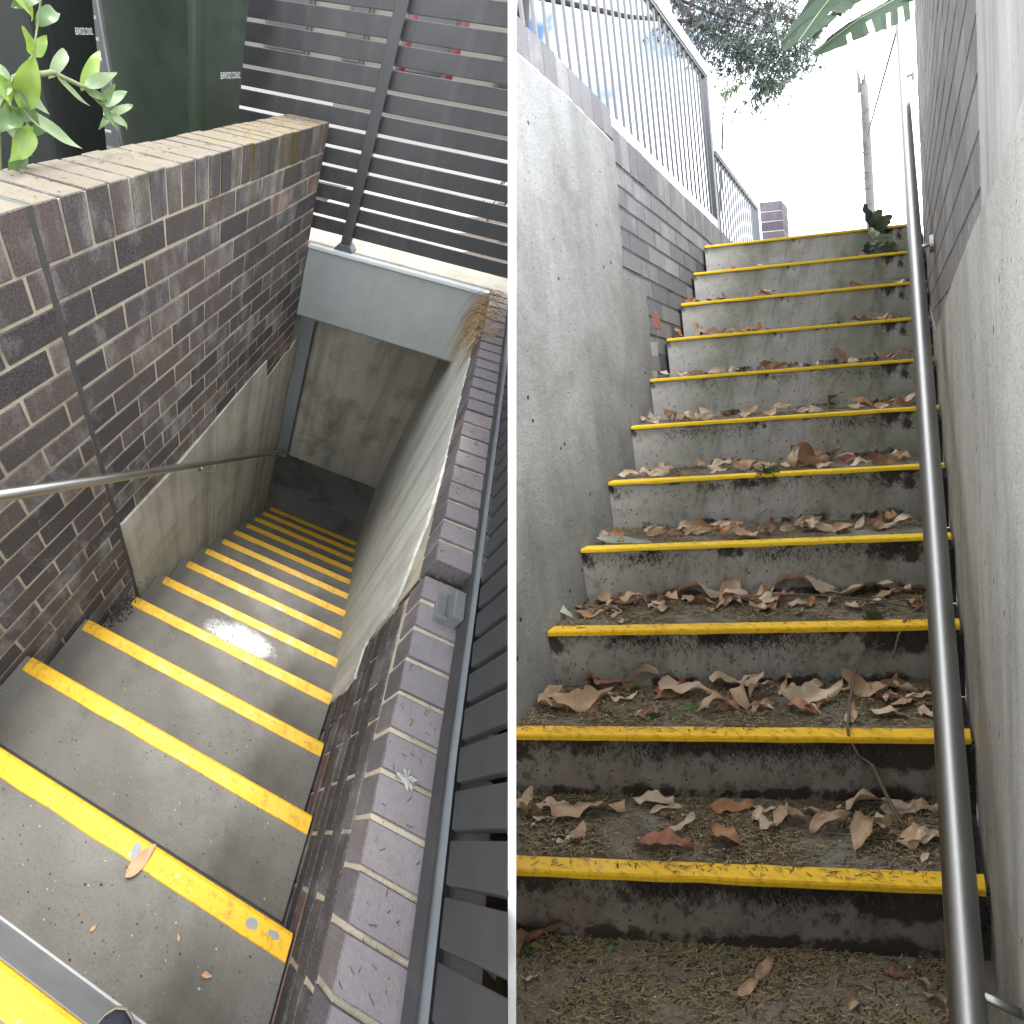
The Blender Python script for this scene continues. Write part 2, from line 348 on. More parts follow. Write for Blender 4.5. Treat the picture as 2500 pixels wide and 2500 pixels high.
for r in range(18):
    zc = SB - C * (r + .5); 
    if zc < -.76: break
    for lo, hi in ((-.28, JY - .009), (JY + .009, EYN)):
        y = lo if lo > 0 else hi; step = .2495; off = (r % 2) * step / 2
        yy = lo + (-off if lo > 0 else -((hi - lo) % step) - off)
        while yy < hi:
            a, c = max(yy, lo), min(yy + step - .010, hi)
            lim = -.78 if lo < 0 else (-.26 if c < 2.36 else -.42)
            if c - a > .05 and zc - .03 > lim:
                L = c - a
                if L > .2: me = random.choice(cm); sc = L / .2395
                else: me = random.choice(hm); sc = L / .114
                inst('brick', me, lw, (XL - .055 + random.uniform(-.0012, .0012), (a + c) / 2, zc), Matrix.Diagonal((1, sc, 1, 1)) @ Matrix.Rotation(random.uniform(-.006, .006), 4, 'X'))
            yy += step

# --- cast concrete below the left bricks
t, base, r = concrete('left_cast_concrete', (.40, .38, .315), (.54, .515, .435), (.22, .19, .14), .5, .9, streak=9, bscale=1.1, rough=.85); M_cL = t.fin(base, .85)
cw = thing('concrete_wall', LT, (XL, 1.9, -1.5), 'cast concrete wall with a level seam below the dark bricks, behind the handrail', 'concrete wall')
b = MB(); b.prism([(JY + .012, -.660), (JY + .012, -.252), (1.2, -.272), (1.55, -.258), (2.02, -.238), (2.325, -.236), (2.332, -.3), (2.345, -.335), (2.372, -.395), (2.60, -.375), (2.70, -.36), (2.80, -.378), (2.90, -.352), (2.985, -.352), (2.985, -.668)], -1.09, XL + .009, 0)
part('upper_panel', b, M_cL, cw)
b = MB(); b.prism([(JY + .012, -2.9), (JY + .012, -.673), (1.6, -.684), (2.985, -.680), (2.985, -2.9)], -1.09, XL - .001, 0); part('lower_panel', b, M_cL, cw, (XL, 1.9, -2.0))
b = MB(); b.box((-1.09, XL - .004), (EYN, 2.985), (-.36, .31)); part('end_return', b, M_cL, cw, (XL, 2.9, 0))
# grit caught in the corner by the fourth step
b = MB()
for i in range(260):
    y = random.gauss(.60, .06); x = XL + abs(random.gauss(0, .03)) + .004; z = -H * (4 if y > yn(3) else 3)
    s = random.uniform(.002, .007); b.box((x, x + s), (y, y + s * 1.5), (z + .001, z + .001 + s * random.uniform(.4, 1)), s * .3)
solo('corner_grit', LT, b, plain('dark_grit', (.05, .035, .022), .95, 0, .6, 60), (XL, .6, -.6), kind='stuff')

# --- handrail on the left wall
M_steel = None
def m_steel(name, col, rough):
    t = NT(name); n = t.noise(1, 3, .6, co=t.map((3, 3, 3))); fine = t.noise(220, 3)
    c = t.mix(n, tuple(x * .85 for x in col), col); return t.fin(c, t.math('ADD', t.math('MULTIPLY', fine, .12), t.math('ADD', rough - .06, t.math('MULTIPLY', n, .12))), 1.0)
M_steel = m_steel('brushed_steel', (.55, .53, .49), .30)
hr = thing('handrail', LT, (-.78, 1.7, -.65), 'steel handrail running down the dark brick wall onto the concrete', 'handrail')
ra, rb = Vector((-.79, -.35, .882)), Vector((-.79, 3.03, -1.570))
railz = lambda y: ra.z + (rb.z - ra.z) * (y - ra.y) / (rb.y - ra.y)
b = MB(); b.tube([ra, (-.79, .8, railz(.8)), (-.79, 2, railz(2)), rb], .0175, 16); part('tube', b, M_steel, hr, smooth=True)
for y in (.02, 1.52, 2.93):
    z = railz(y); b = MB(); b.tube([(XL + .004, y - .09, z + .012), (XL + .03, y - .085, z - .012), (XL + .05, y - .04, z - .045), (-.79, y, z - .035), (-.79, y + .005, z - .014)], .0055, 8); br = part('bracket', b, M_steel, hr, (XL, y, z), smooth=True)
    b = MB(); b.tube([(XL + .0095, y - .09, z + .012), (XL + .016, y - .09, z + .012)], .026, 18); part('wall_plate', b, M_steel, br, (XL, y, z), bevel=0)

# --- grey beam and slab over the far end, back wall, corner post
M_beam = dusty('pale_grey_paint', (.335, .368, .365), (.19, .185, .155), .5, .55)
bm_ = thing('lintel_beam', LT, (-.2, 2.83, .1), 'pale grey painted beam spanning the far end of the descending stairs', 'beam')
b = MB(); b.prism([(2.832, -.118), (2.832, .296), (2.838, .303), (2.90, .303), (2.90, -.118)], XL + .004, 1.2, 0); part('web', b, M_beam, bm_)
b = MB(); b.prism([(2.820, .303), (2.820, .318), (2.872, .318), (2.872, .303)], XL + .004, 1.2, 0); part('top_flange', b, plain('pale_edge_paint', (.60, .63, .62), .5, 0, .1, 6, .1), bm_, (-.2, 2.85, .31))
b = MB(); b.prism([(2.8318, -.126), (2.8318, -.1185), (2.93, -.1185), (2.93, -.126)], XL + .004, 1.2, 0); part('bottom_flange', b, plain('dark_flange', (.12, .14, .14), .5), bm_, (-.2, 2.85, -.12))
t, base, r = concrete('ledge_concrete', (.27, .25, .205), (.38, .355, .30), (.13, .105, .07), .5, .8, bscale=1.6); M_ledge = t.fin(base, .9)
b = MB(); b.box((XL - .24, 1.2), (2.8725, 4.6), (-.10, .312)); ls = solo('concrete_slab', LT, b, M_ledge, (0, 3.5, .312), kind='structure')
t, base, r = concrete('back_wall_concrete', (.44, .41, .335), (.60, .57, .475), (.13, .105, .075), .75, .5, streak=5, bscale=.7); M_bw = t.fin(base, .9)
b = MB(); b.box((-1.36, .7), (4.12, 4.4), (-2.9, -.1)); solo('back_wall', LT, b, M_bw, (-.4, 4.12, -1.4), 'stained concrete wall at the bottom of the descending stairs under the beam', 'concrete wall')
b = MB(); b.box((-1.5, -1.34), (2.9, 4.12), (-2.9, -.1)); solo('side_wall', LT, b, M_bw, (-1.4, 3.5, -1.4), 'shaded concrete wall beside the grey corner post at the stair bottom', 'concrete wall')
b = MB(); b.box((-1.175, -1.0), (4.03, 4.118), (-2.588, -.102)); solo('corner_post', LT, b, plain('post_grey', (.20, .22, .22), .45, 0, .08, 5), (-1.08, 4.07, -2.59), 'grey boxed post in the back left corner under the beam', 'post', bevel=.004)

# --- low wall on the right of the flight
rw = thing('low_brick_wall', LT, (XR, .4, -.2), 'low brick and rendered wall carrying the vertical slat fence, right of the descending stairs', 'brick wall')
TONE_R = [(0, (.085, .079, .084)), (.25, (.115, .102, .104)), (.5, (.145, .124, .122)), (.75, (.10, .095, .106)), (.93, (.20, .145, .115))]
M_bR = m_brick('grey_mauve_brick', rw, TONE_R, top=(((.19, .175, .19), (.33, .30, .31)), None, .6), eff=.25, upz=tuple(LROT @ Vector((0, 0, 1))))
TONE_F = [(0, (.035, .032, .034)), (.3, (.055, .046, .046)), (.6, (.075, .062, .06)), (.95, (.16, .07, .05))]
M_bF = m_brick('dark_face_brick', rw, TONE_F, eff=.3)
zt = lambda y: .194 + .085 * max(0, y - .33) if y < .775 else (.280 + (y - .775) * .036 if y < 2.3 else .335 + (y - 2.3) * .01)
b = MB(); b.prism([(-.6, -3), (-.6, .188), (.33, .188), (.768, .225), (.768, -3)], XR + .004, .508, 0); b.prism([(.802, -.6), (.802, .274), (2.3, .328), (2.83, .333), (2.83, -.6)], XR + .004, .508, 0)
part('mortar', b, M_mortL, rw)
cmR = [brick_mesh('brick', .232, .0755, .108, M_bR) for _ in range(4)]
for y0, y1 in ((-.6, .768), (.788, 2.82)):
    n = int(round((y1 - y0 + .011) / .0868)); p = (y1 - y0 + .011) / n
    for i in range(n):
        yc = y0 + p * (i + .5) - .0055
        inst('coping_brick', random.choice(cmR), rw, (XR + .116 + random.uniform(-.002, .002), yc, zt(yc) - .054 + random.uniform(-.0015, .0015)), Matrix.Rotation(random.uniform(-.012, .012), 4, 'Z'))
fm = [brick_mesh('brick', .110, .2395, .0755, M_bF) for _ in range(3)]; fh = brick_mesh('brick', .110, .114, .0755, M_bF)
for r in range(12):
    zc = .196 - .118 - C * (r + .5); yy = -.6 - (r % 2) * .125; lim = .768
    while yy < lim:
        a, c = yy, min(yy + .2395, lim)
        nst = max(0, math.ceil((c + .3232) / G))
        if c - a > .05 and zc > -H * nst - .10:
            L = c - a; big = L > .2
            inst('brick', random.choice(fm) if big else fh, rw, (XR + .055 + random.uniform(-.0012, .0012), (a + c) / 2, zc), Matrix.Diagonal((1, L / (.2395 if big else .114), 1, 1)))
        yy += .2495
b = MB(); b.prism([(.774, .02), (.774, .175), (.783, .175), (.783, .02)], XR + .0, .5, 0); part('joint_angle', b, plain('dark_joint_angle', (.06, .045, .03), .6), rw, (XR, .78, .1))
t, base, r = concrete('rendered_concrete', (.56, .55, .49), (.71, .70, .64), (.28, .26, .20), .45, .5, streak=14, bscale=.8, rough=.85, bstr=.5); M_rend = t.fin(base, .85)
def rend_edge():
    top = [(2.83, .245), (2.4, .236), (2.0, .222), (1.7, .205), (1.4, .192), (1.2, .172), (1.057, .135), (.93, .06), (.84, .01), (.80, -.05), (.80, -.2), (.79, -.31), (.72, -.335), (.64, -.35), (.625, -.45), (.64, -.6), (.65, -.75)]
    out = []
    for a, c in zip(top, top[1:]):
        for k in range(4):
            q = k / 4; out.append((a[0] + (c[0] - a[0]) * q + random.uniform(-.006, .006), a[1] + (c[1] - a[1]) * q + random.uniform(-.006, .006)))
    return out
b = MB(); b.prism(rend_edge() + [(.65, -2.95), (4.12, -2.95), (4.12, -.12), (2.831, -.12)], XR - .006, XR + .0035, 0); part('concrete_render', b, M_rend, rw, (XR, 1.6, -1))
b = MB(); b.prism([(.7, -2.95), (.7, -.7), (.85, -.62), (4.12, -.62), (4.12, -2.95)], XR + .004, .5, 0); b.box((XR + .004, .5), (2.84, 4.12), (-.62, -.13)); part('wall_core', b, M_rend, rw, (XR, 2, -1.5))

# --- vertical slat fence on the low wall
M_fen = dusty('charcoal_powdercoat', (.036, .0362, .038), (.13, .128, .125), .45, .5)
M_fen_l = plain('pale_channel', (.20, .215, .23), .5, 0, .18, 25, .05)  # channel top coloured paler than its front lip
vf = thing('vertical_slat_fence', LT, (.40, 1.1, .23), 'charcoal fence of upright slats standing on the low brick coping', 'fence')
fz = lambda y: .232 if y < .775 else .232 + max(0, zt(y) - .232 + .012)
b = MB(); b.prism([(-.6, .228), (-.6, .268), (.33, .268), (.78, .292), (2.83, .388), (2.83, .348), (.78, .252), (.33, .228)], .379, .384, 0); b.prism([(-.6, .222), (-.6, .228), (.33, .228), (.78, .252), (2.83, .348), (2.83, .342), (.78, .246), (.33, .222)], .379, .43, 0); part('bottom_channel', b, M_fen, vf)
b = MB(); b.prism([(-.6, .2285), (-.6, .262), (.33, .262), (.78, .286), (2.83, .382), (2.83, .3485), (.78, .2525), (.33, .2285)], .3845, .402, 0); part('channel_infill', b, M_fen_l, vf)
slat = MB(); slat.box((-.008, .008), (-.0325, .0325), (0, 1.45)); slat_me = slat.mesh('slat', M_fen, bevel=.003)
y = -.58
while y < 2.8:
    z0 = .263 if y < .33 else (.263 + (y - .33) * .0533 if y < .78 else .287 + (y - .78) * .0468)
    inst('slat', slat_me, vf, (.412, y, z0 + .003)); y += .0812
b = MB(); b.box((.35, .378), (.640, .725), (.215, .276)); b.box((.322, .35), (.640, .725), (.215, .230)); b.box((.322, .35), (.640, .652), (.230, .248)); fp = part('post_foot', b, plain('grey_post_foot', (.13, .145, .15), .45), vf, (.35, .68, .2), bevel=.003)
# --- horizontal slat fence on the slab
hf = thing('horizontal_slat_fence', LT, (-.4, 2.95, .312), 'charcoal fence of level slats on the ledge above the grey beam', 'fence')
hs = MB(); hs.box((-1.95, 1.95), (-.008, .008), (-.0325, .0325))
for i in range(16):
    z = .4115 - .0005 + i * .0808 - .0405 + .0405
    b = MB(); b.box((-2.7, 1.3), (2.943, 2.959), (z - .0338, z + .0338)); part('slat', b, M_fen, hf, (-.4, 2.95, z), bevel=.003)
for x in (-.628, -2.3, .95):
    b = MB(); b.box((x - .030, x + .030), (2.885, 2.940), (.33, 1.75)); po = part('post', b, M_fen, hf, (x, 2.91, .33), bevel=.003)
    b = MB(); b.prism([(x - .062, .3125), (x - .058, .326), (x - .034, .352), (x + .034, .352), (x + .058, .326), (x + .062, .3125)], 2.862, 2.965, 1); part('post_base', b, plain('post_cover', (.075, .078, .082), .45), po, (x, 2.91, .312), bevel=.003)
# --- beyond the far fence
t = NT('pale_paving'); c = t.mix(t.noise(2.5, 6), (.50, .48, .43), (.66, .64, .58)); M_pave = t.fin(t.mix(.9, c, (.095, .092, .085)), .9)
b = MB(); b.box((-9, 6), (4.6, 26), (.1, .30)); solo('pale_forecourt', LT, b, M_pave, (0, 8, .3), kind='structure')
M_soil = plain('bark_mulch', (.085, .058, .035), .95, 0, .7, 40, .6)
b = MB(); b.box((.515, 3.5), (-.9, 2.85), (-.2, .10)); solo('mulch_bed', LT, b, M_soil, (1, 1, .1), kind='structure')
b = MB(); b.prism([(.05 + .12 * math.sin(k * 1.7), 3.42 + k * .14) for k in range(9)] + [(2.6, 4.6), (2.6, 3.3), (.3, 3.3)], .3125, .33, 2); solo('garden_bed', LT, b, M_soil, (1, 4, .31), kind='structure')
b = MB()
for i in range(5200):
    far = i > 2600
    x, y, z0 = (random.uniform(.16, 2.4), random.uniform(3.0, 5.4), .331) if far else (random.uniform(.5, 1.2), random.uniform(-.7, 2.7), .101)
    if far and random.random() > min(1, (x - .0) / .9) : continue
    a = random.uniform(0, 3.14); L = random.uniform(.012, .05); dx, dy = L * math.cos(a), L * math.sin(a); w = random.uniform(.002, .006)
    h0, h1 = random.uniform(0, .03), random.uniform(0, .03); b.mi = random.choice((0, 0, 1, 2))
    i0 = [b.p(x - dy / L * w, y + dx / L * w, z0 + h0), b.p(x + dy / L * w, y - dx / L * w, z0 + h0), b.p(x + dx, y + dy, z0 + h1), ]; b.face(*i0)
solo('bark_chips', LT, b, [plain('chip_tan', (.30, .21, .12), .9), plain('chip_dark', (.06, .04, .025), .9), plain('chip_grey', (.36, .31, .24), .9)], (1, 2, .1), kind='stuff')
hd = MB()
for i in range(4200):
    x, y, z = random.uniform(.05, 3.2), random.uniform(3.9, 5.0), random.uniform(.31, 1.02)
    if random.random() > (x + .05) / .7 - (z - .3) * .3: continue
    r = random.uniform(.03, .07); d = Vector((random.gauss(0, 1), random.gauss(0, 1), random.gauss(0, 1))).normalized(); e = d.orthogonal().normalized(); hd.mi = random.choice((0, 1))
    c = Vector((x, y, z)); ids = [hd.p(*(c + d * r)), hd.p(*(c + e * r * .4)), hd.p(*(c - d * r)), hd.p(*(c - e * r * .4))]; hd.face(*ids)
hg = thing('hedge', LT, (1.8, 4.5, .3), 'shrubby green hedge glimpsed through the level slats on the right', 'hedge')
part('foliage', hd, [plain('hedge_dark', (.035, .055, .025), .6), plain('hedge_grey', (.16, .19, .13), .6)], hg)
b = MB(); b.tube([(1.8, 4.5, .3), (1.8, 4.5, .8)], .04, 8); part('trunk', b, plain('hedge_bark', (.08, .06, .045), .9), hg)
hb = thing('cream_house', LT, (-3, 13, .3), 'cream house with dark windows glimpsed through the level slats', 'house')
M_hc = plain('cream_render', (.155, .14, .12), .8); M_hd = plain('dark_glazing', (.035, .03, .03), .2); M_hr = plain('brown_frame', (.06, .045, .04), .6)
b = MB(); b.box((-11, 3), (13, 14), (.3, 3.4)); part('wall', b, M_hc, hb)
for x, w in ((-9, 1.2), (-6.9, .9), (-5.2, 1.1), (-3.6, .5), (-2.2, 1.3), (-.2, .7), (1.3, .8)):
    b = MB(); b.box((x - w / 2, x + w / 2), (12.93, 12.999), (.75, 2.2)); f = part('window', b, M_hr, hb, (x, 12.95, 1.4)); b = MB(); b.box((x - w / 2 + .09, x + w / 2 - .09), (12.9, 12.929), (.85, 2.1)); part('pane', b, M_hd, f, (x, 12.92, 1.4))
for i, x in enumerate((-1.73, -1.02)):
    b = MB(); b.tube([(x, 9.0, .3), (x, 9.0, 2.2)], .06, 12); solo('red_post', LT, b, plain('red_paint', (.10, .006, .012), .5), (x, 9, .3), 'dark red post behind the fence, %s' % ('close to the fence post' if i == 0 else 'further right of the fence post'), 'post', 'red posts behind the fence', smooth=True)

b = MB(); b.box((-2.6, 1.1), (8.7, 8.88), (.3, .88)); solo('garden_wall', LT, b, M_hc, (-.7, 8.8, .3), 'low cream garden wall in front of the red posts, seen through slat gaps', 'wall')
# --- bins behind the brick wall
b = MB(); b.box((-6, -1.093), (-1.5, 4.6), (-.3, .13)); solo('bin_yard', LT, b, M_pave, (-2, 1, .13), kind='structure')
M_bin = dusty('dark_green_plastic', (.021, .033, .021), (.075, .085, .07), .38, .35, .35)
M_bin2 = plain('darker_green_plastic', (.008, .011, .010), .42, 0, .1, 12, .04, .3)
M_txt = plain('white_print', (.72, .74, .72), .6)
def text_mesh(body, w, mat):
    cu = bpy.data.curves.new('lettering', 'FONT'); cu.body = body; cu.extrude = 0; cu.offset = 0.0; o = bpy.data.objects.new('tmp', cu); COL.objects.link(o)
    dg = bpy.context.evaluated_depsgraph_get(); me = bpy.data.meshes.new_from_object(o.evaluated_get(dg)); bpy.data.objects.remove(o)
    xs = [v.co.x for v in me.vertices]; ys = [v.co.y for v in me.vertices]; sx = w / (max(xs) - min(xs)); sy = sx * 1.5
    for v in me.vertices: v.co = Vector(((v.co.x - min(xs)) * sx - w / 2, 0, (v.co.y - min(ys)) * sy))
    me.materials.clear(); me.materials.append(mat); return me
def wheelie(corner, dirx, wid, dep, mat, label, tw, tz, tx):
    """corner: the near corner at ground; dirx: unit vector along the printed face, away from the corner"""
    ex = Vector((dirx[0], dirx[1], 0)).normalized(); ey = Vector((ex.y * -1, ex.x, 0))
    o = Vector((corner[0], corner[1], .13)); fn = lambda x, y, z: o + ex * x + ey * y + Vector((0, 0, z * 1.3))
    th = thing('wheelie_bin', LT, fn(wid / 2, dep / 2, 0), label, 'bin', 'green bins behind the brick wall')
    def ring(z, tp, r=.055):
        cx, cy = wid / 2, dep / 2; hx, hy = cx - tp, cy - tp; pts = []
        for sx, sy, a0 in ((1, 1, 0), (-1, 1, 90), (-1, -1, 180), (1, -1, 270)):
            for k in range(6):
                a = math.radians(a0 + k * 18); pts.append((cx + sx * (hx - r) + r * math.cos(a), cy + sy * (hy - r) + r * math.sin(a), z))
        return pts
    b = MB(fn); rs = []
    for z, tp in ((.05, .055), (.08, .05), (.55, .022), (.93, 0), (.931, -.018), (.975, -.018), (.976, 0)): rs.append([b.p(*q) for q in ring(z, tp)])
    for a, c in zip(rs, rs[1:]):
        for k in range(24): b.face(a[k], a[(k + 1) % 24], c[(k + 1) % 24], c[k])
    b.face(*rs[0][::-1]); b.face(*rs[-1]); part('body', b, mat, th, smooth=False)
    b = MB(fn); rs = []
    for z, tp in ((.977, -.02), (1.0, -.02), (1.05, .03), (1.065, .09)): rs.append([b.p(*q) for q in ring(z, tp)])
    for a, c in zip(rs, rs[1:]):
        for k in range(24): b.face(a[k], a[(k + 1) % 24], c[(k + 1) % 24], c[k])
    b.face(*rs[0][::-1]); b.face(*rs[-1]); part('lid', b, mat, th)
    for x in (.05, wid - .05):
        b = MB(fn); b.tube([(x - .02, dep - .02, .09), (x + .02, dep - .02, .09)], .09, 18); part('wheel', b, plain('tyre_rubber', (.02, .02, .02), .8), th, fn(x, dep, .09))
    b = MB(fn); b.tube([(.06, dep + .03, 1.0), (wid - .06, dep + .03, 1.0)], .014, 8); part('handle', b, mat, th, fn(wid / 2, dep, 1.0))
    me = text_mesh('BURWOOD COUNCIL', tw, M_txt); n = -ey
    q = o + ex * tx + Vector((0, 0, tz)); tp = .022 * (.93 - tz / 1.3) / .38 if tz / 1.3 > .55 else .022; q = q + ey * (tp - .0035)
    R = Matrix(((ex.x, ey.x, 0, 0), (ex.y, ey.y, 0, 0), (0, 0, 1, 0), (0, 0, 0, 1)))
    inst('lettering', me, th, q, R)
    return th
wheelie((-1.25, 2.18), (0, 1), .49, .54, M_bin, 'dark green bin with white lettering, nearest the slat fence', .205, .862, .305)
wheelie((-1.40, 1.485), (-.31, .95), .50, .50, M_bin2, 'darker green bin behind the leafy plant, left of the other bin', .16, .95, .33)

# --- shoe of whoever stands on the top step
sh = thing('shoe', LT, (.0, -.40, .0), 'dark navy shoe toe with a pale sole edge on the top step', 'shoe')
def shoe_ring(y, z, k=1):
    """outline half width of a shoe at distance y behind the toe"""
    prof = [(0, .001), (.006, .018), (.02, .031), (.05, .043), (.09, .047), (.14, .043), (.19, .034), (.25, .035), (.285, .024), (.29, .003)]
    for (a, wa), (c, wc) in zip(prof, prof[1:]):
        if a <= y <= c: return (wa + (wc - wa) * (y - a) / (c - a)) * k
    return 0
TX, TY = -.012, -.268
def shoe_part(zs):
    b = MB(); rings = []
    for z, ins, k in zs:
        pts = []
        ys = [0, .006, .013, .02, .035, .05, .09, .14, .19, .25, .285, .29]
        for y in ys: pts.append((TX - shoe_ring(y, z, k), TY - ins - y * (1 - ins * 2), z))
        for y in ys[::-1][1:-1]: pts.append((TX + shoe_ring(y, z, k), TY - ins - y * (1 - ins * 2), z))
        rings.append([b.p(*q) for q in pts])
    for a, c in zip(rings, rings[1:]):
        n = len(a)
        for k in range(n): b.face(a[k], a[(k + 1) % n], c[(k + 1) % n], c[k])
    b.face(*rings[0][::-1]); b.face(*rings[-1]); return b
part('sole', shoe_part([(.0035, .004, .96), (.010, .0, 1.0), (.022, .0, 1.0), (.025, .003, .97)]), plain('pale_sole', (.26, .25, .20), .7), sh, smooth=True)
part('upper', shoe_part([(.025, .0015, .985), (.04, .004, .97), (.055, .018, .87), (.066, .045, .66), (.075, .075, .5), (.09, .11, .42)]), plain('navy_canvas', (.018, .022, .04), .75, 0, .2, 200, .3), sh, smooth=True)

# --- fallen leaf on the first strip, twigs and scraps on the treads
M_dryL = plain('dry_leaf_tan', (.40, .235, .13), .7, 0, .25, 40)
def leaf(fn, L, wd, curl, fold, tw=0, nu=10, nv=4, crump=0.0):
    """a leaf blade from stalk to tip: fn(a, s, h) places a point a along, s across, h above"""
    b = MB(); ids = []
    for i in range(nu + 1):
        t_ = i / nu; w = wd * (math.sin(math.pi * min(1, t_ ** .8 * .97 + .015)) ** .85) * (1 - .25 * t_) * (1 + .22 * crump * mnoise.noise(Vector((t_ * 6, tw * 11, 3)))) + .0006
        row = []
        for j in range(nv + 1):
            s_ = (j / nv - .5) * 2; wav = (math.sin(t_ * 9 + tw * 3 + (1 if s_ > 0 else 0) * 1.7) * .13 + crump * mnoise.noise(Vector((t_ * 5, s_ * 1.5, tw * 9)))) * wd * (abs(s_) + .25 * crump)
            row.append(b.p(*fn((t_ - .5) * L, s_ * w * .5, curl * L * (t_ - .5) ** 2 * 1.2 + fold * abs(s_) * w * .5 + wav + tw * s_ * t_ * w * .25)))
        ids.append(row)
    for i in range(nu):
        for j in range(nv): b.face(ids[i][j], ids[i][j + 1], ids[i + 1][j + 1], ids[i + 1][j])
    for k in range(len(b.v)): b.v[k] = Vector(b.v[k])
    return b
def lfn(org, ang):
    o = Vector(org); ca, sa = math.cos(ang), math.sin(ang); return lambda a, s, h: o + Vector((ca * a - sa * s, sa * a + ca * s, h))
b = leaf(lfn((-.125, -.103, -H + .008), math.radians(69)), .088, .033, .25, .18)
solo('fallen_leaf', LT, b, M_dryL, (-.113, -.098, -H), 'single tan dry leaf lying across the first full yellow strip', 'leaf', smooth=True)
M_chip = plain('bare_patch', (.22, .23, .23), .6, 0, .25, 60)
for (x, y, z_, rx, ry) in ((-.148, -.094, -H, .011, .017), (.176, -.090, -H, .015, .010), (.232, -.086, -H, .014, .008), (-.50, .402, -H * 4, .014, .01), (-.70, .41, -H * 4, .02, .008)):
    b = MB(); c0 = b.p(x, y, z_ + .0034); rg = []
    for k in range(18): a = k / 18 * 6.283; q = 1 + .35 * mnoise.noise(Vector((math.cos(a) * 1.6 + x * 50, math.sin(a) * 1.6, y * 40))); rg.append(b.p(x + rx * q * math.cos(a), y + ry * q * math.sin(a), z_ + .0034))
    for k in range(18): b.face(c0, rg[k], rg[(k + 1) % 18])
    nst_ = [o_ for o_ in st.children if abs(o_['_o'][2] - z_) < .01 and o_.name.startswith('step')][0]; part('bare_patch', b, M_chip, nst_, (x, y, z_))
b = MB(); cx, cy, cz_ = .335, .262, .1985
for k in range(26):
    a = k / 26 * 6.283 + random.uniform(-.2, .2); L = random.uniform(.006, .024); w = random.uniform(.10, .22); i = [b.p(cx, cy, cz_), b.p(cx + L * .7 * math.cos(a - w), cy + L * .7 * math.sin(a - w), cz_), b.p(cx + L * math.cos(a), cy + L * math.sin(a), cz_), b.p(cx + L * .7 * math.cos(a + w), cy + L * .7 * math.sin(a + w), cz_)]; b.face(*i)
solo('bird_dropping', LT, b, plain('dropping_white', (.42, .42, .40), .8), (cx, cy, .198), 'white bird dropping splashed on the low wall coping', 'dropping')
for i, (x, y, n, a, s) in enumerate([(.118, -.205, 1, .3, .016), (-.155, -.245, 1, 1.2, .012), (.03, -.18, 1, 2.2, .01)]):
    b = leaf(lfn((x, y, -H * n + .004), a), s * 1.5, s * .7, .6, .3, nu=5, nv=2); solo('leaf_scrap', LT, b, M_dryL, (x, y, -H * n), 'tiny tan leaf scrap on the nearest tread%s' % (', beside the low wall' if i == 0 else ', by the grey riser' if i == 1 else ', in mid tread'), 'leaf scrap')
b = MB()
for i in range(420):
    n = random.choice((1, 1, 1, 2, 2, 3, 3, 4, 5, 6, 7, 8)); x = random.uniform(XL + .02, XR - .02); y = random.uniform(yn(n - 1) + .005, yn(n) - .055)
    s = random.uniform(.0012, .0032); b.mi = random.choice((0, 0, 0, 1)); b.box((x, x + s * random.uniform(.6, 2)), (y, y + s), (-H * n + .0005, -H * n + s * .7), s * .2)
solo('tread_grit', LT, b, [plain('grit_dark', (.025, .02, .016), .9), plain('grit_pale', (.34, .31, .26), .9)], (0, 1, -.5), kind='stuff')
# wet patch: a thin film of water with a feathered edge
pd = MB(); CX, CY, CZ5 = -.235, .800, -H * 5 + .0012
pd.grid(lambda a, c: (CX + (a - .5) * .52, CY + (c - .5) * .185, CZ5), 26, 10)
t = NT('standing_water'); X = t.sep()
rx = t.math('POWER', t.math('DIVIDE', X['X'], .235), 2.0); ry = t.math('POWER', t.math('DIVIDE', X['Y'], .088), 2.0); rr = t.math('ADD', t.math('SQRT', t.math('ADD', rx, ry)), t.math('MULTIPLY', t.math('SUBTRACT', t.noise(8, 7, .68), .5), 1.3))
al = t.ramp(rr, [(.45, .72), (1.0, 0)])
n_ = t.noise(70, 3); t.bump(t.noise(30, 4), .05, .003); spk = t.ramp(t.vor(34), [(.10, 1), (.15, 0)])
t.fin(t.mix(spk, t.mix(t.noise(25, 5), (.10, .10, .095), (.16, .155, .145)), (.03, .027, .02)), t.math('ADD', t.ramp(n_, [(.40, .13), (.7, .34)]), t.math('MULTIPLY', spk, .6)))
t.set(t.b.inputs['Alpha'], al); M_wet = t.m
solo('puddle', LT, pd, M_wet, (CX, CY, CZ5), 'shiny wet patch on the fifth tread of the descending stairs', 'puddle')
# dry grass hanging over the far end of the low wall
b = MB()
for i in range(260):
    x0, y0 = random.uniform(XR - .01, XR + .09), random.uniform(2.15, 2.76); z0 = zt(y0) - .01 + random.uniform(-.02, .03)
    pts = [(x0, y0, z0)]; dx = random.uniform(.02, .10); L = random.uniform(.08, .26)
    for k in range(1, 5): q = k / 4; pts.append((x0 - dx * (1 - (1 - q) ** 2) - random.uniform(0, .008), y0 + random.uniform(-.02, .02) + q * .02, z0 + .02 * math.sin(q * 3) - L * q * q))
    b.mi = random.choice((0, 0, 1)); b.tube(pts, [.0016, .0015, .0012, .001, .0004], 3, caps=False)
solo('dry_grass_tuft', LT, b, [plain('straw', (.36, .24, .11), .8), plain('straw_dark', (.16, .10, .05), .8)], (.29, 2.6, .3), 'straw coloured dry grass hanging over the wall end beside the beam', 'dry grass')
b = MB()
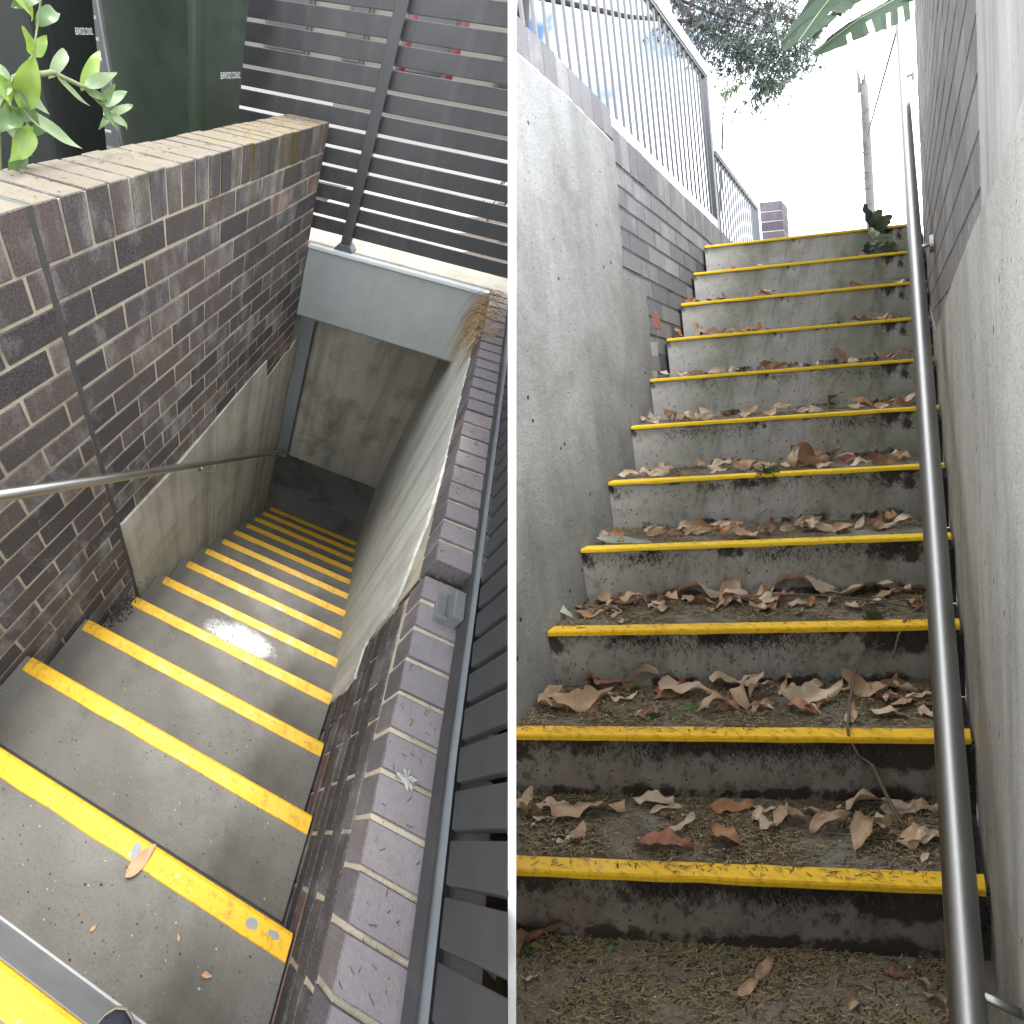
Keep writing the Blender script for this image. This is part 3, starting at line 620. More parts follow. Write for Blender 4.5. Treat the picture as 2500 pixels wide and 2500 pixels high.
for i in range(900):
    on = random.random(); 
    if on < .35: x, y, z = random.uniform(XR + .01, XR + .10), random.uniform(-.3, 2.7), 0; z = zt(y) + .001
    elif on < .6: x, y, z = random.uniform(XL - .2, XL - .02), random.uniform(.3, 2.8), CZ + .001
    else: x, y, z = random.uniform(XL, .4), 2.875 + abs(random.gauss(0, .03)), .313
    a = random.uniform(0, 6.3); L = random.uniform(.004, .016) if on < .6 else random.uniform(.003, .007); b.mi = random.choice((0, 1)); b.tube([(x, y, z), (x + L * math.cos(a), y + L * math.sin(a), z + .001)], .0007, 3, caps=False)
solo('wall_top_litter', LT, b, [bpy.data.materials['straw'], bpy.data.materials['chip_dark']], (0, 1, .5), kind='stuff')

# --- leafy plant beside the wall top
def m_leafgreen(name, col, tr=.35, rough=.38, spec=.5):
    t = NT(name); c = t.mix(t.noise(35, 4), tuple(x * .75 for x in col), col); t.fin(c, rough, spec=spec)
    tl = t.n('ShaderNodeBsdfTranslucent'); t.l(c, tl.inputs[0]); mx = t.n('ShaderNodeMixShader'); mx.inputs[0].default_value = tr
    t.l(t.b.outputs[0], mx.inputs[1]); t.l(tl.outputs[0], mx.inputs[2]); t.l(mx.outputs[0], t.out.inputs[0]); return t.m
M_g1 = m_leafgreen('young_leaf_green', (.24, .36, .06)); M_g2 = m_leafgreen('mature_leaf_green', (.14, .23, .085)); M_g3 = m_leafgreen('pale_leaf_green', (.32, .42, .22))
pl = thing('leafy_plant', LT, (-1.14, .80, .13), 'green leafy plant reaching over the wall top in front of the bins', 'plant')
stems = [[(-1.14, .80, .13), (-1.12, .86, .7), (-1.06, .93, .985), (-1.05, .985, 1.035), (-1.05, 1.06, 1.07), (-1.05, 1.10, 1.125), (-1.04, 1.12, 1.17)],
         [(-1.05, .985, 1.035), (-1.04, 1.10, 1.045), (-1.03, 1.19, 1.02), (-1.03, 1.25, .985), (-1.03, 1.285, .966)],
         [(-1.13, .84, .6), (-1.08, .93, .875), (-1.06, .975, .905), (-1.05, 1.0, .945), (-1.05, .985, .985)]]
b = MB()
for s_ in stems: b.tube(s_, [max(.0022, .006 - .0009 * k) for k in range(len(s_))], 6)
part('stem', b, plain('green_twig', (.20, .22, .10), .6), pl, smooth=True)
LV = [(0, 5, 12, .085, .04, 1), (0, 5, 150, .09, .042, 0), (0, 6, 80, .08, .04, 1), (0, 6, 200, .09, .04, 1), (0, 4, 120, .05, .03, 0), (0, 4, 30, .06, .034, 0), (0, 3, 200, .10, .03, 2), (0, 3, 160, .11, .03, 2), (0, 2, 190, .11, .034, 2), (0, 3, 320, .09, .036, 2), (0, 3, 290, .08, .035, 1), (0, 2, 320, .08, .03, 2),
      (1, 1, 25, .10, .034, 2), (1, 1, 330, .12, .022, 2), (1, 2, 35, .115, .042, 0), (1, 2, 15, .10, .036, 2), (1, 2, 340, .075, .03, 1), (1, 3, 40, .06, .03, 1), (1, 3, 10, .12, .034, 2), (1, 3, 300, .06, .024, 1), (1, 4, 8, .11, .024, 2), (1, 4, 335, .08, .028, 2), (1, 4, 200, .06, .024, 1),
      (2, 4, 60, .10, .075, 0), (2, 4, 140, .10, .07, 0), (2, 4, 330, .15, .044, 2), (2, 3, 10, .08, .03, 1), (2, 3, 200, .12, .06, 0), (2, 2, 210, .08, .04, 1), (2, 1, 20, .06, .04, 0), (2, 4, 190, .11, .06, 1), (0, 2, 300, .09, .05, 2), (0, 2, 350, .10, .04, 1)]
for si, pi, an, L, wd, g in LV:
    o = Vector(stems[si][pi]); a = math.radians(an); d = Vector((random.uniform(-.15, .35), math.cos(a), math.sin(a))).normalized()
    side = d.cross(Vector((.85, -.35, .4))).normalized(); up = side.cross(d).normalized(); o2 = o + d * L * .53
    fn = lambda x, s, h: o2 + d * x + side * s + up * h
    b = leaf(fn, L * 1.05, wd * .82, random.uniform(-.9, .3), random.uniform(.05, .4), random.uniform(-1, 1)); part('leaf', b, (M_g1, M_g2, M_g3)[g], pl, o2, smooth=True)

# ================================================================== RIGHT FLIGHT (u along the tread, v up the run, w up)
h, g = 0.18909, 0.31236
UW = 1.129
def m_riser():
    t = NT('weathered_riser'); own = t.co; oc = t.ocol(); dirt_shade = oc[0]; w = t.sep(own)['Z']  # object colour carries real grime plus the shade painted on lower steps
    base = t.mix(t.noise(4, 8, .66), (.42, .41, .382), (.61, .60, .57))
    base = t.mix(t.math('MULTIPLY', t.ramp(t.noise(3, 6, .6, co=t.map(loc=(2, 2, 7))), [(.5, 0), (.66, 1)]), t.math('MULTIPLY', t.math('SUBTRACT', 1.0, dirt_shade), .6)), base, (.19, .215, .13))
    base = t.mix(t.math('MULTIPLY', t.math('MULTIPLY', dirt_shade, .9), t.ramp(t.noise(5, 6, .65, co=t.map(loc=(6, 1, 2))), [(.3, .72), (.7, 1.0)])), base, t.mix(t.noise(9, 5), (.070, .044, .024), (.165, .112, .066)))
    sn = t.noise(1, 6, .62, co=t.map((16, 16, 3.0)))
    base = t.mix(t.math('MULTIPLY', t.ramp(sn, [(.5, 0), (.7, 1)]), .55), base, (.07, .056, .042))
    # dark growth hanging from under the nosing and creeping up from the tread below
    wr = t.n('ShaderNodeMapRange'); wr.inputs[1].default_value = -.165; wr.inputs[2].default_value = -.012; t.l(w, wr.inputs[0]); wf = wr.outputs[0]
    topn = t.math('MULTIPLY', t.noise(1, 6, .7, co=t.map((5.5, 5.5, 5.0))), t.ramp(wf, [(.15, .55), (.6, .93), (1, 1.16)]))
    thr = t.math('SUBTRACT', .585, t.math('MULTIPLY', dirt_shade, .17))
    m1 = t.math('MULTIPLY', t.math('SUBTRACT', topn, thr), 14.0); m1.node.use_clamp = True
    botn = t.math('MULTIPLY', t.noise(1, 7, .7, co=t.map((11, 11, 9), loc=(4, 9, 1))), t.ramp(wf, [(0, 1.28), (.16, .9), (.5, .5)]))
    m2 = t.math('MULTIPLY', t.math('SUBTRACT', botn, t.math('SUBTRACT', .66, t.math('MULTIPLY', dirt_shade, .15))), 9.0); m2.node.use_clamp = True
    spots = t.math('MULTIPLY', t.ramp(t.math('ADD', t.noise(46, 5, .72), t.math('MULTIPLY', dirt_shade, .05)), [(.585, 0), (.64, 1)]), t.ramp(t.noise(4.5, 4, .6, co=t.map(loc=(9, 9, 2))), [(.46, .0), (.66, .6)]))
    spots = t.math('MAXIMUM', spots, t.math('MULTIPLY', t.ramp(t.noise(30, 6, .75, co=t.map((1, 1, .6), loc=(5, 5, 5))), [(.545, 0), (.62, 1)]), t.math('MULTIPLY', dirt_shade, .75)))
    v = t.vor(42); pit = t.math('MULTIPLY', t.ramp(v, [(.09, 1), (.17, 0)]), t.ramp(t.noise(10, 2), [(.46, 0), (.56, 1)]))
    k = t.math('MAXIMUM', t.math('MAXIMUM', m1, m2), t.math('MAXIMUM', spots, pit))
    col = t.mix(t.math('MULTIPLY', k, .93), base, t.mix(t.noise(130, 3), (.017, .013, .010), (.058, .042, .030)))
    # the treads carry trodden brown fines instead
    gn = t.n('ShaderNodeNewGeometry'); up = t.ramp(t.sep(gn.outputs['Normal'])['Z'], [(.6, 0), (.8, 1)])
    soil = t.mix(t.noise(60, 5, .7), (.06, .045, .028), (.19, .155, .10)); soil = t.mix(t.ramp(t.noise(6, 5, .6), [(.46, 0), (.62, 1)]), soil, t.mix(t.noise(40, 4), (.17, .155, .13), (.29, .27, .235)))
    col = t.mix(up, col, soil)
    fine = t.noise(150, 5, .7); t.bump(t.math('ADD', t.math('MULTIPLY', fine, .6), t.math('MULTIPLY', k, .8)), .55, .006)
    return t.fin(col, .92, spec=.25)
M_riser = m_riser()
M_yelR = m_yellow('yellow_nosing_paint_littered', -.02, .4, ((.82, .46, .012), (.93, .57, .02))); M_yelU = m_yellow('yellow_nosing_paint_clean', -.06, .1, ((.86, .54, .02), (.94, .66, .03)))
fl = thing('flight_of_steps', RT, (0, 0, 0), 'weathered concrete steps climbing to the street, yellow nosings and leaf litter', 'stairs')
fl['_o'] = (0, 0, 0)
DIRT_SHADE = [0, .95, .84, .60, .40, .28, .18, .10, .05, .03, .02, .01]  # grime and painted-in shade together, heaviest on the covered lower steps
for i in range(1, 12):
    b = MB(rp); v1 = (i + 1) * g + .012 if i < 11 else i * g + .6
    # front face slightly uneven, built as a grid so that the light catches it
    o = rp(0, i * g, i * h)
    nu, nw = 36, 8
    fr = [[b.p(1.105 * a / nu, i * g + .004 + .0035 * mnoise.noise(Vector((a * .35, c * .6, i * 7))), (i - 1) * h - .02 + (h + .02) * c / nw) for a in range(nu + 1)] for c in range(nw + 1)]
    for c in range(nw):
        for a in range(nu): b.face(fr[c][a], fr[c][a + 1], fr[c + 1][a + 1], fr[c + 1][a])
    bk = [b.p(0, v1, i * h), b.p(1.105, v1, i * h), b.p(0, v1, (i - 1) * h - .02), b.p(1.105, v1, (i - 1) * h - .02)]
    b.face(*fr[nw], bk[1], bk[0]); b.face(*fr[0][::-1], bk[2], bk[3]); b.face(bk[0], bk[1], bk[3], bk[2])
    b.face(*[fr[c][0] for c in range(nw + 1)], bk[0], bk[2]); b.face(*[fr[c][nu] for c in range(nw + 1)], bk[1], bk[3])
    sp = part('step', b, M_riser, fl, o); sp.color = (DIRT_SHADE[i], random.random(), 0, 1)
    q = MB(rp); N = 70; rows = []; lip = .0125 if i < 4 else .0095
    for k in range(N + 1):
        u = .004 + 1.117 * k / N; j1 = .0022 * mnoise.noise(Vector((u * 8, i * 5, 0))); j2 = .004 * mnoise.noise(Vector((u * 14, i * 5, 9))); vv = i * g
        rows.append([q.p(u, vv + .046 + j2, i * h + .0005), q.p(u, vv + .043 + j2, i * h + .003), q.p(u, vv - .006 + j1, i * h + .0035), q.p(u, vv - .010 + j1, i * h - .001), q.p(u, vv - .010 + j1, i * h - lip + j1), q.p(u, vv + .003, i * h - lip - .002 + j1)])
    for a, c in zip(rows, rows[1:]):
        for k in range(5): q.face(a[k], c[k], c[k + 1], a[k + 1])
    q.face(*rows[0]); q.face(*rows[-1][::-1])
    ns = part('nosing_strip', q, M_yelR if i < 4 else M_yelU, sp, o); ns['_s'] = i
# hair-fine dark growth under the nosings
b = MB(rp)
for i in range(1, 8):
    for c in range(int(4 + DIRT_SHADE[i] * 9)):
        uc = random.uniform(.0, 1.08); sg = random.uniform(.02, .10)
        for k in range(int(60 + 130 * DIRT_SHADE[i])):
            u = random.gauss(uc, sg)
            if not .005 < u < 1.088: continue
            w0 = i * h - .018 - abs(random.gauss(0, .022)); L = random.uniform(.006, .022); a = random.gauss(-1.57, .9); v0 = i * g + .001
            p1 = (u, v0, w0); p2 = (u + L * .5 * math.cos(a), v0 - random.uniform(.001, .006), w0 + L * .5 * math.sin(a)); p3 = (u + L * math.cos(a + .5), v0 - random.uniform(0, .008), w0 + L * math.sin(a + .3))
            b.mi = random.choice((0, 0, 0, 0, 0, 0, 1)); t_ = .0007
            q = [b.p(p1[0] - t_, p1[1], p1[2]), b.p(p1[0] + t_, p1[1], p1[2]), b.p(p2[0] + t_, p2[1], p2[2]), b.p(p2[0] - t_, p2[1], p2[2]), b.p(*p3)]; b.face(q[0], q[1], q[2], q[3]); b.face(q[3], q[2], q[4])
solo('riser_growth', RT, b, [plain('dark_growth', (.016, .013, .012), .95), plain('dry_growth', (.13, .10, .075), .95)], rp(.5, 1, .5), kind='stuff')
M_land = concrete('landing_concrete', (.17, .145, .105), (.27, .24, .18), (.09, .07, .045), .7, .6); M_land = M_land[0].fin(M_land[1], .95)
b = MB(rp); b.box((-.2, 1.3), (-1.6, g + .006), (-.2, 0)); solo('lower_landing', RT, b, M_land, rp(.5, 0, 0), kind='structure')
# rubble gap between the steps and the right wall
b = MB(rp)
for i in range(0, 12):
    b.box((1.1055, 1.131), (i * g + .03, i * g + .35), ((i - 1) * h - .05, i * h - .055))
    for k in range(70):
        s = random.uniform(.002, .006); u = random.uniform(1.106, 1.126); w = random.uniform((i - 1) * h, i * h - .02); v = i * g + .028 - random.uniform(0, .02); b.box((u, u + s), (v, v + s), (w, w + s), s * .3)
solo('gap_rubble', RT, b, plain('rubble', (.075, .068, .06), .95, 0, .8, 90, .6), rp(1.1, 1.7, 1), kind='stuff')

# --- litter: needles lying on the treads
b = MB(rp)
def needle(u, v, w, L, a, up):
    d = (math.cos(a) * L, math.sin(a) * L * .75); t_ = random.uniform(.0007, .0017); n = (-math.sin(a) * t_, math.cos(a) * t_)
    m = random.uniform(-.18, .18) * L; mu, mv = u + d[0] * .5 + n[0] / t_ * m, v + d[1] * .5 + n[1] / t_ * m
    q = [b.p(u - n[0], v - n[1], w), b.p(u + n[0], v + n[1], w + .0004), b.p(mu - n[0], mv - n[1], w + up), b.p(mu + n[0], mv + n[1], w + up + .0004), b.p(u + d[0], v + d[1], w + up * .4)]
    b.face(q[0], q[1], q[3], q[2]); b.face(q[2], q[3], q[4])
DENS = [24000, 9500, 7500, 5200, 3200, 2000, 1100, 600, 400, 260, 200]
for i, cnt in enumerate(DENS):
    for k in range(cnt):
        u = random.uniform(-.06 if i == 0 else .005, 1.09)
        v = (g - .004 - abs(random.gauss(0, .33)) if random.random() < .9 else g - abs(random.gauss(0, .05))) if i == 0 else i * g + (random.betavariate(1.25, .95) * (g - .006) + .004)
        if i and v < i * g + .05 and random.random() < .62: continue
        dn = mnoise.noise(Vector((u * 6, v * 7, i * 3.3)))
        if dn < -.12 and random.random() < .72: continue
        z = i * h + random.uniform(.001, .006 + .006 * max(0, dn)); b.mi = random.choices((0, 1, 2, 3), (5, 4, 2.5, 2.5))[0]
        needle(u, v, z, random.uniform(.008, .030), random.uniform(0, 6.28), random.uniform(0, .005))
solo('needle_litter', RT, b, [plain('needle_tan', (.36, .265, .145), .85), plain('needle_brown', (.21, .15, .085), .85), plain('needle_olive', (.25, .225, .105), .85), plain('needle_dark', (.035, .027, .02), .9)], rp(.5, 1, .5), kind='stuff')
b = MB(rp)
for k in range(260):
    i = random.choices(range(6), (8, 5, 4, 2, 1, 1))[0]; u = random.uniform(.02, 1.06); v = i * g + random.uniform(.03, g - .02) if i else g - abs(random.gauss(0, .4)); s = random.uniform(.001, .0028); b.mi = random.choice((0, 0, 1))
    b.box((u, u + s * 1.4), (v, v + s * 1.4), (i * h + .006, i * h + .006 + s), s * .3)
solo('litter_specks', RT, b, [plain('speck_pale', (.62, .58, .50), .9), plain('seed_black', (.02, .015, .015), .6)], rp(.5, 1, .5), kind='stuff')
b = MB(rp)   # low mounds of fines under the needles
for i in range(0, 7):
    for k in range(5 if i else 0):
        pass
# --- fallen leaves, one object each
LEAVES = [(2,-0.003,0.838,0.092,0.58,0.0,'t'), (2,0.074,0.768,0.075,-0.12,0.0,'t'), (2,0.152,0.778,0.111,0.39,0.0,'t'), (2,0.171,0.906,0.099,-0.26,0.0,'r'),  # leaf places and lengths converted from image pixels
 (2,0.283,0.917,0.096,-0.01,0.0,'p'), (2,0.353,0.895,0.068,0.76,0.0,'R'), (2,0.246,0.824,0.05,0.33,0.0,'p'), (2,0.404,0.857,0.104,-0.08,0.0,'p'),
 (2,0.481,0.853,0.06,-1.02,0.35,'t'), (2,0.536,0.909,0.106,0.0,0.0,'p'), (2,0.573,0.812,0.09,1.42,0.35,'t'), (2,0.532,0.776,0.04,1.5,0.35,'b'),
 (2,0.623,0.772,0.049,-0.27,0.0,'p'), (2,0.086,0.887,0.049,0.8,0.0,'y'), (2,0.247,0.891,0.07,-0.95,0.35,'y'), (2,0.424,0.716,0.033,-0.34,0.0,'g'),
 (2,0.441,0.771,0.032,0.61,0.0,'g'), (2,0.33,0.74,0.044,0.47,0.0,'p'), (2,0.166,0.853,0.063,-0.14,0.0,'p'), (2,0.116,0.819,0.068,0.09,0.0,'b'),
 (2,0.666,0.899,0.069,1.39,0.35,'t'), (2,0.744,0.884,0.053,0.3,0.0,'p'), (2,0.744,0.816,0.114,0.16,0.0,'p'), (2,0.747,0.756,0.046,-0.5,0.0,'p'),
 (2,0.889,0.879,0.114,-0.44,0.0,'t'), (2,0.931,0.734,0.086,-0.2,0.0,'p'), (2,0.96,0.917,0.078,-0.17,0.0,'b'), (2,0.972,0.875,0.043,1.21,0.35,'t'),
 (2,0.926,0.817,0.055,-1.06,0.35,'r'), (2,0.964,0.808,0.057,0.16,0.0,'p'), (2,0.849,0.725,0.054,1.42,0.35,'t'), (2,1.022,0.843,0.048,0.17,0.0,'p'),
 (2,1.028,0.738,0.044,-1.01,0.0,'p'), (2,0.627,0.776,0.049,0.8,0.0,'t'), (2,0.819,0.893,0.042,0.14,0.0,'p'), (3,0.065,1.229,0.076,1.63,0.35,'t'),
 (3,0.143,1.208,0.094,-0.41,0.0,'b'), (3,0.17,1.14,0.09,0.67,0.0,'t'), (3,0.081,1.063,0.066,-0.06,0.0,'o'), (3,-0.012,1.055,0.07,-0.37,0.0,'G'),
 (3,0.021,1.151,0.062,-0.48,0.35,'b'), (3,0.272,1.22,0.084,0.56,0.0,'b'), (3,0.364,1.229,0.115,-0.27,0.0,'p'), (3,0.403,1.158,0.078,-0.26,0.0,'o'),
 (3,0.48,1.196,0.106,1.38,0.35,'t'), (3,0.543,1.175,0.071,0.73,0.0,'p'), (3,0.606,1.129,0.073,0.96,0.0,'p'), (3,0.458,1.119,0.062,1.16,0.35,'t'),
 (3,0.611,1.129,0.089,0.96,0.0,'o'), (3,0.686,1.136,0.054,0.13,0.0,'p'), (3,0.782,1.123,0.064,-1.31,0.35,'p'), (3,0.722,1.134,0.045,1.54,0.35,'o'),
 (3,0.908,1.229,0.133,0.02,0.0,'p'), (3,0.685,1.229,0.139,-0.09,0.0,'p'), (3,1.008,1.229,0.078,-0.49,0.0,'b'), (3,1.014,1.085,0.06,-1.23,0.35,'o'),
 (3,0.782,1.22,0.061,-0.08,0.0,'p'), (3,0.905,1.113,0.058,0.14,0.0,'p'), (1,0.046,0.582,0.066,1.48,0.0,'p'), (1,0.096,0.512,0.047,-0.06,0.0,'y'),
 (1,0.136,0.55,0.062,-0.05,0.0,'p'), (1,0.232,0.536,0.125,0.17,0.0,'t'), (1,0.248,0.432,0.058,1.66,0.0,'t'), (1,0.22,0.413,0.025,0.76,0.0,'w'),
 (1,0.38,0.581,0.073,-0.05,0.0,'p'), (1,0.408,0.554,0.04,0.52,0.0,'p'), (1,0.433,0.522,0.031,-0.16,0.0,'y'), (1,0.438,0.575,0.027,0.04,0.0,'p'),
 (1,0.574,0.569,0.071,0.16,0.0,'o'), (1,0.649,0.569,0.039,-0.08,0.0,'p'), (1,0.458,0.401,0.095,-0.08,0.0,'r'), (1,0.59,0.425,0.069,-0.63,0.0,'o'),
 (1,0.137,0.499,0.041,0.05,0.0,'p'), (1,0.7,0.539,0.072,1.36,0.0,'t'), (1,0.75,0.507,0.071,-0.44,0.0,'t'), (1,0.788,0.558,0.059,0.27,0.0,'p'),
 (1,0.911,0.585,0.104,-0.07,0.0,'p'), (1,0.889,0.532,0.036,0.37,0.0,'o'), (1,0.895,0.461,0.087,0.99,0.0,'t'), (1,0.934,0.534,0.049,0.37,0.0,'y'),
 (1,0.972,0.47,0.055,-0.37,0.0,'t'), (1,1.015,0.452,0.059,0.36,0.0,'p'), (1,1.006,0.588,0.057,-0.07,0.0,'t'), (1,1.011,0.4,0.027,1.19,0.0,'p'),
 (0,0.203,0.292,0.091,0.57,0.0,'b'), (0,0.163,0.292,0.052,0.74,0.0,'r'), (0,0.181,0.261,0.051,0.08,0.0,'y'), (0,0.152,0.268,0.028,1.79,0.0,'p'),
 (0,0.358,0.273,0.025,0.28,0.0,'g'), (0,0.602,0.275,0.02,1.15,0.0,'g'), (0,0.583,0.235,0.076,-0.25,0.0,'d'), (0,0.69,0.245,0.051,1.27,0.0,'t'),
 (0,0.668,0.194,0.046,1.02,0.0,'t'), (0,0.22,0.178,0.023,0.44,0.0,'p'), (0,0.869,0.177,0.037,1.18,0.0,'t'), (0,0.999,0.225,0.039,-1.03,0.0,'t'),
 (0,1.022,0.189,0.045,-0.77,0.0,'t'), (0,0.947,0.254,0.035,-0.26,0.0,'b'), (0,0.692,0.245,0.046,1.37,0.0,'t'), (4,0.05,1.328,0.044,-0.4,-1.3,'p'),
 (4,0.097,1.346,0.064,-0.35,-0.37,'o'), (4,0.123,1.308,0.154,-0.1,-0.1,'s'), (4,0.204,1.405,0.061,0.3,0.17,'t'), (4,0.268,1.388,0.055,-0.28,-0.17,'b'),
 (4,0.052,1.362,0.042,-0.22,-0.05,'p'), (4,0.525,1.321,0.105,-0.39,0.18,'t'), (4,0.453,1.325,0.052,0.43,0.69,'o'), (4,0.575,1.395,0.052,0.31,0.81,'b'),
 (4,0.313,1.392,0.041,-0.31,0.27,'t'), (4,0.587,1.336,0.042,0.13,0.8,'b'), (4,0.635,1.384,0.039,0.35,-0.05,'p'), (4,0.709,1.401,0.065,-0.41,0.06,'p'),
 (4,0.757,1.37,0.068,0.17,-0.28,'p'), (4,0.817,1.358,0.033,-0.32,-0.03,'R'), (4,0.803,1.355,0.064,-0.41,0.29,'t'), (4,0.86,1.407,0.043,0.37,1.03,'p'),
 (4,0.915,1.363,0.06,-0.2,0.93,'b'), (4,0.996,1.404,0.062,0.07,-0.05,'p'), (4,0.722,1.401,0.073,0.35,-0.04,'y'), (5,0.042,1.671,0.067,-0.09,0.04,'p'),
 (5,0.094,1.681,0.046,-0.07,-0.15,'p'), (5,0.155,1.632,0.059,-0.19,-0.07,'p'), (5,0.183,1.705,0.056,-0.46,0.16,'p'), (5,0.257,1.619,0.053,0.13,-0.06,'b'),
 (5,0.372,1.645,0.054,0.03,0.15,'p'), (5,0.465,1.667,0.072,-0.16,0.17,'t'), (5,0.404,1.726,0.049,-0.3,1.02,'b'), (5,0.537,1.66,0.071,-0.3,0.06,'t'),
 (5,0.684,1.685,0.125,-0.22,-0.49,'b'), (5,0.629,1.654,0.069,0.25,1.3,'p'), (5,0.77,1.65,0.089,0.06,1.1,'b'), (5,0.821,1.716,0.074,-0.4,-0.07,'b'),
 (5,0.925,1.62,0.082,-0.27,-0.3,'b'), (5,0.977,1.7,0.06,0.12,0.46,'t'), (5,0.536,1.64,0.061,-0.17,0.07,'p'), (5,0.856,1.633,0.058,-0.04,0.05,'p'),
 (5,0.736,1.618,0.042,0.2,0.17,'p'), (6,0.018,2.027,0.05,0.45,-0.3,'p'), (6,0.047,2.009,0.047,0.46,-1.03,'p'), (6,0.101,1.928,0.047,-0.21,0.76,'p'),
 (6,0.101,2.035,0.048,0.28,-1.16,'o'), (6,0.145,1.972,0.041,0.44,-1.3,'b'), (6,0.166,1.996,0.051,0.32,0.52,'t'), (6,0.209,1.959,0.05,-0.31,-0.67,'p'),
 (6,0.234,1.976,0.048,-0.36,-0.3,'p'), (6,0.27,1.969,0.053,0.46,-0.08,'p'), (6,0.435,1.963,0.058,-0.49,0.26,'p'), (6,0.534,1.931,0.057,-0.33,0.25,'p'),
 (6,0.544,2.014,0.08,-0.14,0.25,'t'), (6,0.68,1.959,0.055,-0.4,-0.07,'p'), (6,0.74,2.037,0.073,-0.08,0.9,'b'), (6,0.861,1.949,0.076,-0.44,-0.4,'o'),
 (6,0.994,1.932,0.063,-0.33,-0.08,'b'), (6,0.833,2.002,0.055,-0.35,-0.07,'p'), (6,0.925,1.93,0.044,-0.01,-0.07,'p'), (7,0.048,2.266,0.036,0.5,-0.4,'p'),
 (7,0.122,2.252,0.046,0.03,-0.09,'p'), (7,0.169,2.326,0.065,-0.09,-0.09,'b'), (7,0.245,2.35,0.065,-0.02,-0.09,'p'), (7,0.327,2.265,0.045,-0.09,0.13,'p'),
 (7,0.483,2.242,0.067,-0.08,-0.07,'b'), (7,0.498,2.266,0.078,0.39,-0.09,'b'), (7,0.672,2.332,0.035,-0.0,0.64,'p'), (7,0.771,2.242,0.066,-0.25,-1.03,'o'),
 (7,0.812,2.265,0.048,-0.29,-0.08,'p'), (7,0.93,2.264,0.063,0.37,0.02,'b'), (7,0.999,2.254,0.069,-0.45,0.34,'b'), (7,1.114,2.343,0.047,0.07,1.13,'r'),
 (8,0.018,2.663,0.055,-0.1,-1.03,'o'), (8,0.105,2.652,0.068,0.15,-1.15,'p'), (8,0.18,2.64,0.094,0.24,0.01,'b'), (8,0.269,2.606,0.056,-0.41,0.48,'o'),
 (8,0.361,2.574,0.079,0.37,0.13,'o'), (8,0.829,2.652,0.065,0.42,-0.09,'b'), (8,0.92,2.589,0.063,0.16,0.11,'o'), (8,0.971,2.641,0.057,0.14,0.23,'b'),
 (9,0.017,2.955,0.074,0.03,0.11,'o'), (9,0.143,2.937,0.074,0.19,0.0,'b'), (9,0.222,2.893,0.072,0.42,-0.11,'b'), (9,0.378,2.971,0.08,-0.43,0.21,'t'),
 (9,0.367,2.973,0.079,0.46,0.1,'t'), (9,0.811,2.938,0.083,-0.46,-0.22,'b'), (9,1.005,2.965,0.056,-0.37,0.0,'p'), (10,0.178,3.285,0.064,0.17,0.0,'o'),
 (10,0.326,3.182,0.062,-0.33,0.0,'p'), (10,0.835,3.247,0.06,0.07,-0.12,'o')]
LC = {'t': (.50, .345, .22), 'p': (.62, .48, .345), 'o': (.42, .22, .115), 'r': (.36, .165, .105), 'R': (.40, .10, .055), 'b': (.26, .145, .085), 'y': (.26, .215, .09), 'g': (.12, .20, .07), 'G': (.42, .52, .36), 'w': (.66, .64, .58), 's': (.30, .33, .30), 'd': (.10, .055, .045)}
LNAME = {'t': 'tan', 'p': 'pale tan', 'o': 'orange brown', 'r': 'pinkish brown', 'R': 'red', 'b': 'dark brown', 'y': 'olive', 'g': 'small green', 'G': 'pale green', 'w': 'whitish', 's': 'long grey green', 'd': 'long dark'}
def m_dry(name, col):
    t = NT(name); r = t.rnd(); c = t.mix(t.noise(26, 5, .65), tuple(x * .72 for x in col), tuple(min(.8, x * 1.18) for x in col))
    c = t.mix(t.math('MULTIPLY', r, .35), c, tuple(x * .6 for x in col)); vein = t.noise(1, 3, .6, co=t.map((140, 20, 60))); c = t.mix(t.math('MULTIPLY', t.ramp(vein, [(.5, 0), (.7, 1)]), .3), c, tuple(x * .5 for x in col))
    sp = t.ramp(t.noise(120, 3, .7), [(.62, 0), (.68, 1)]); c = t.mix(t.math('MULTIPLY', sp, .5), c, (.05, .03, .02)); t.bump(t.noise(90, 4), .3, .003)
    return t.fin(c, .62, spec=.35)
ML_ = {k: m_dry('leaf_' + v.replace(' ', '_'), LC[k]) for k, v in LNAME.items()}
ORD = ['landing below the lowest riser', 'lowest step', 'second step up', 'third step up', 'fourth step up', 'fifth step up', 'sixth step up', 'seventh step up', 'eighth step up', 'ninth step up', 'tenth step up']
seen = {}
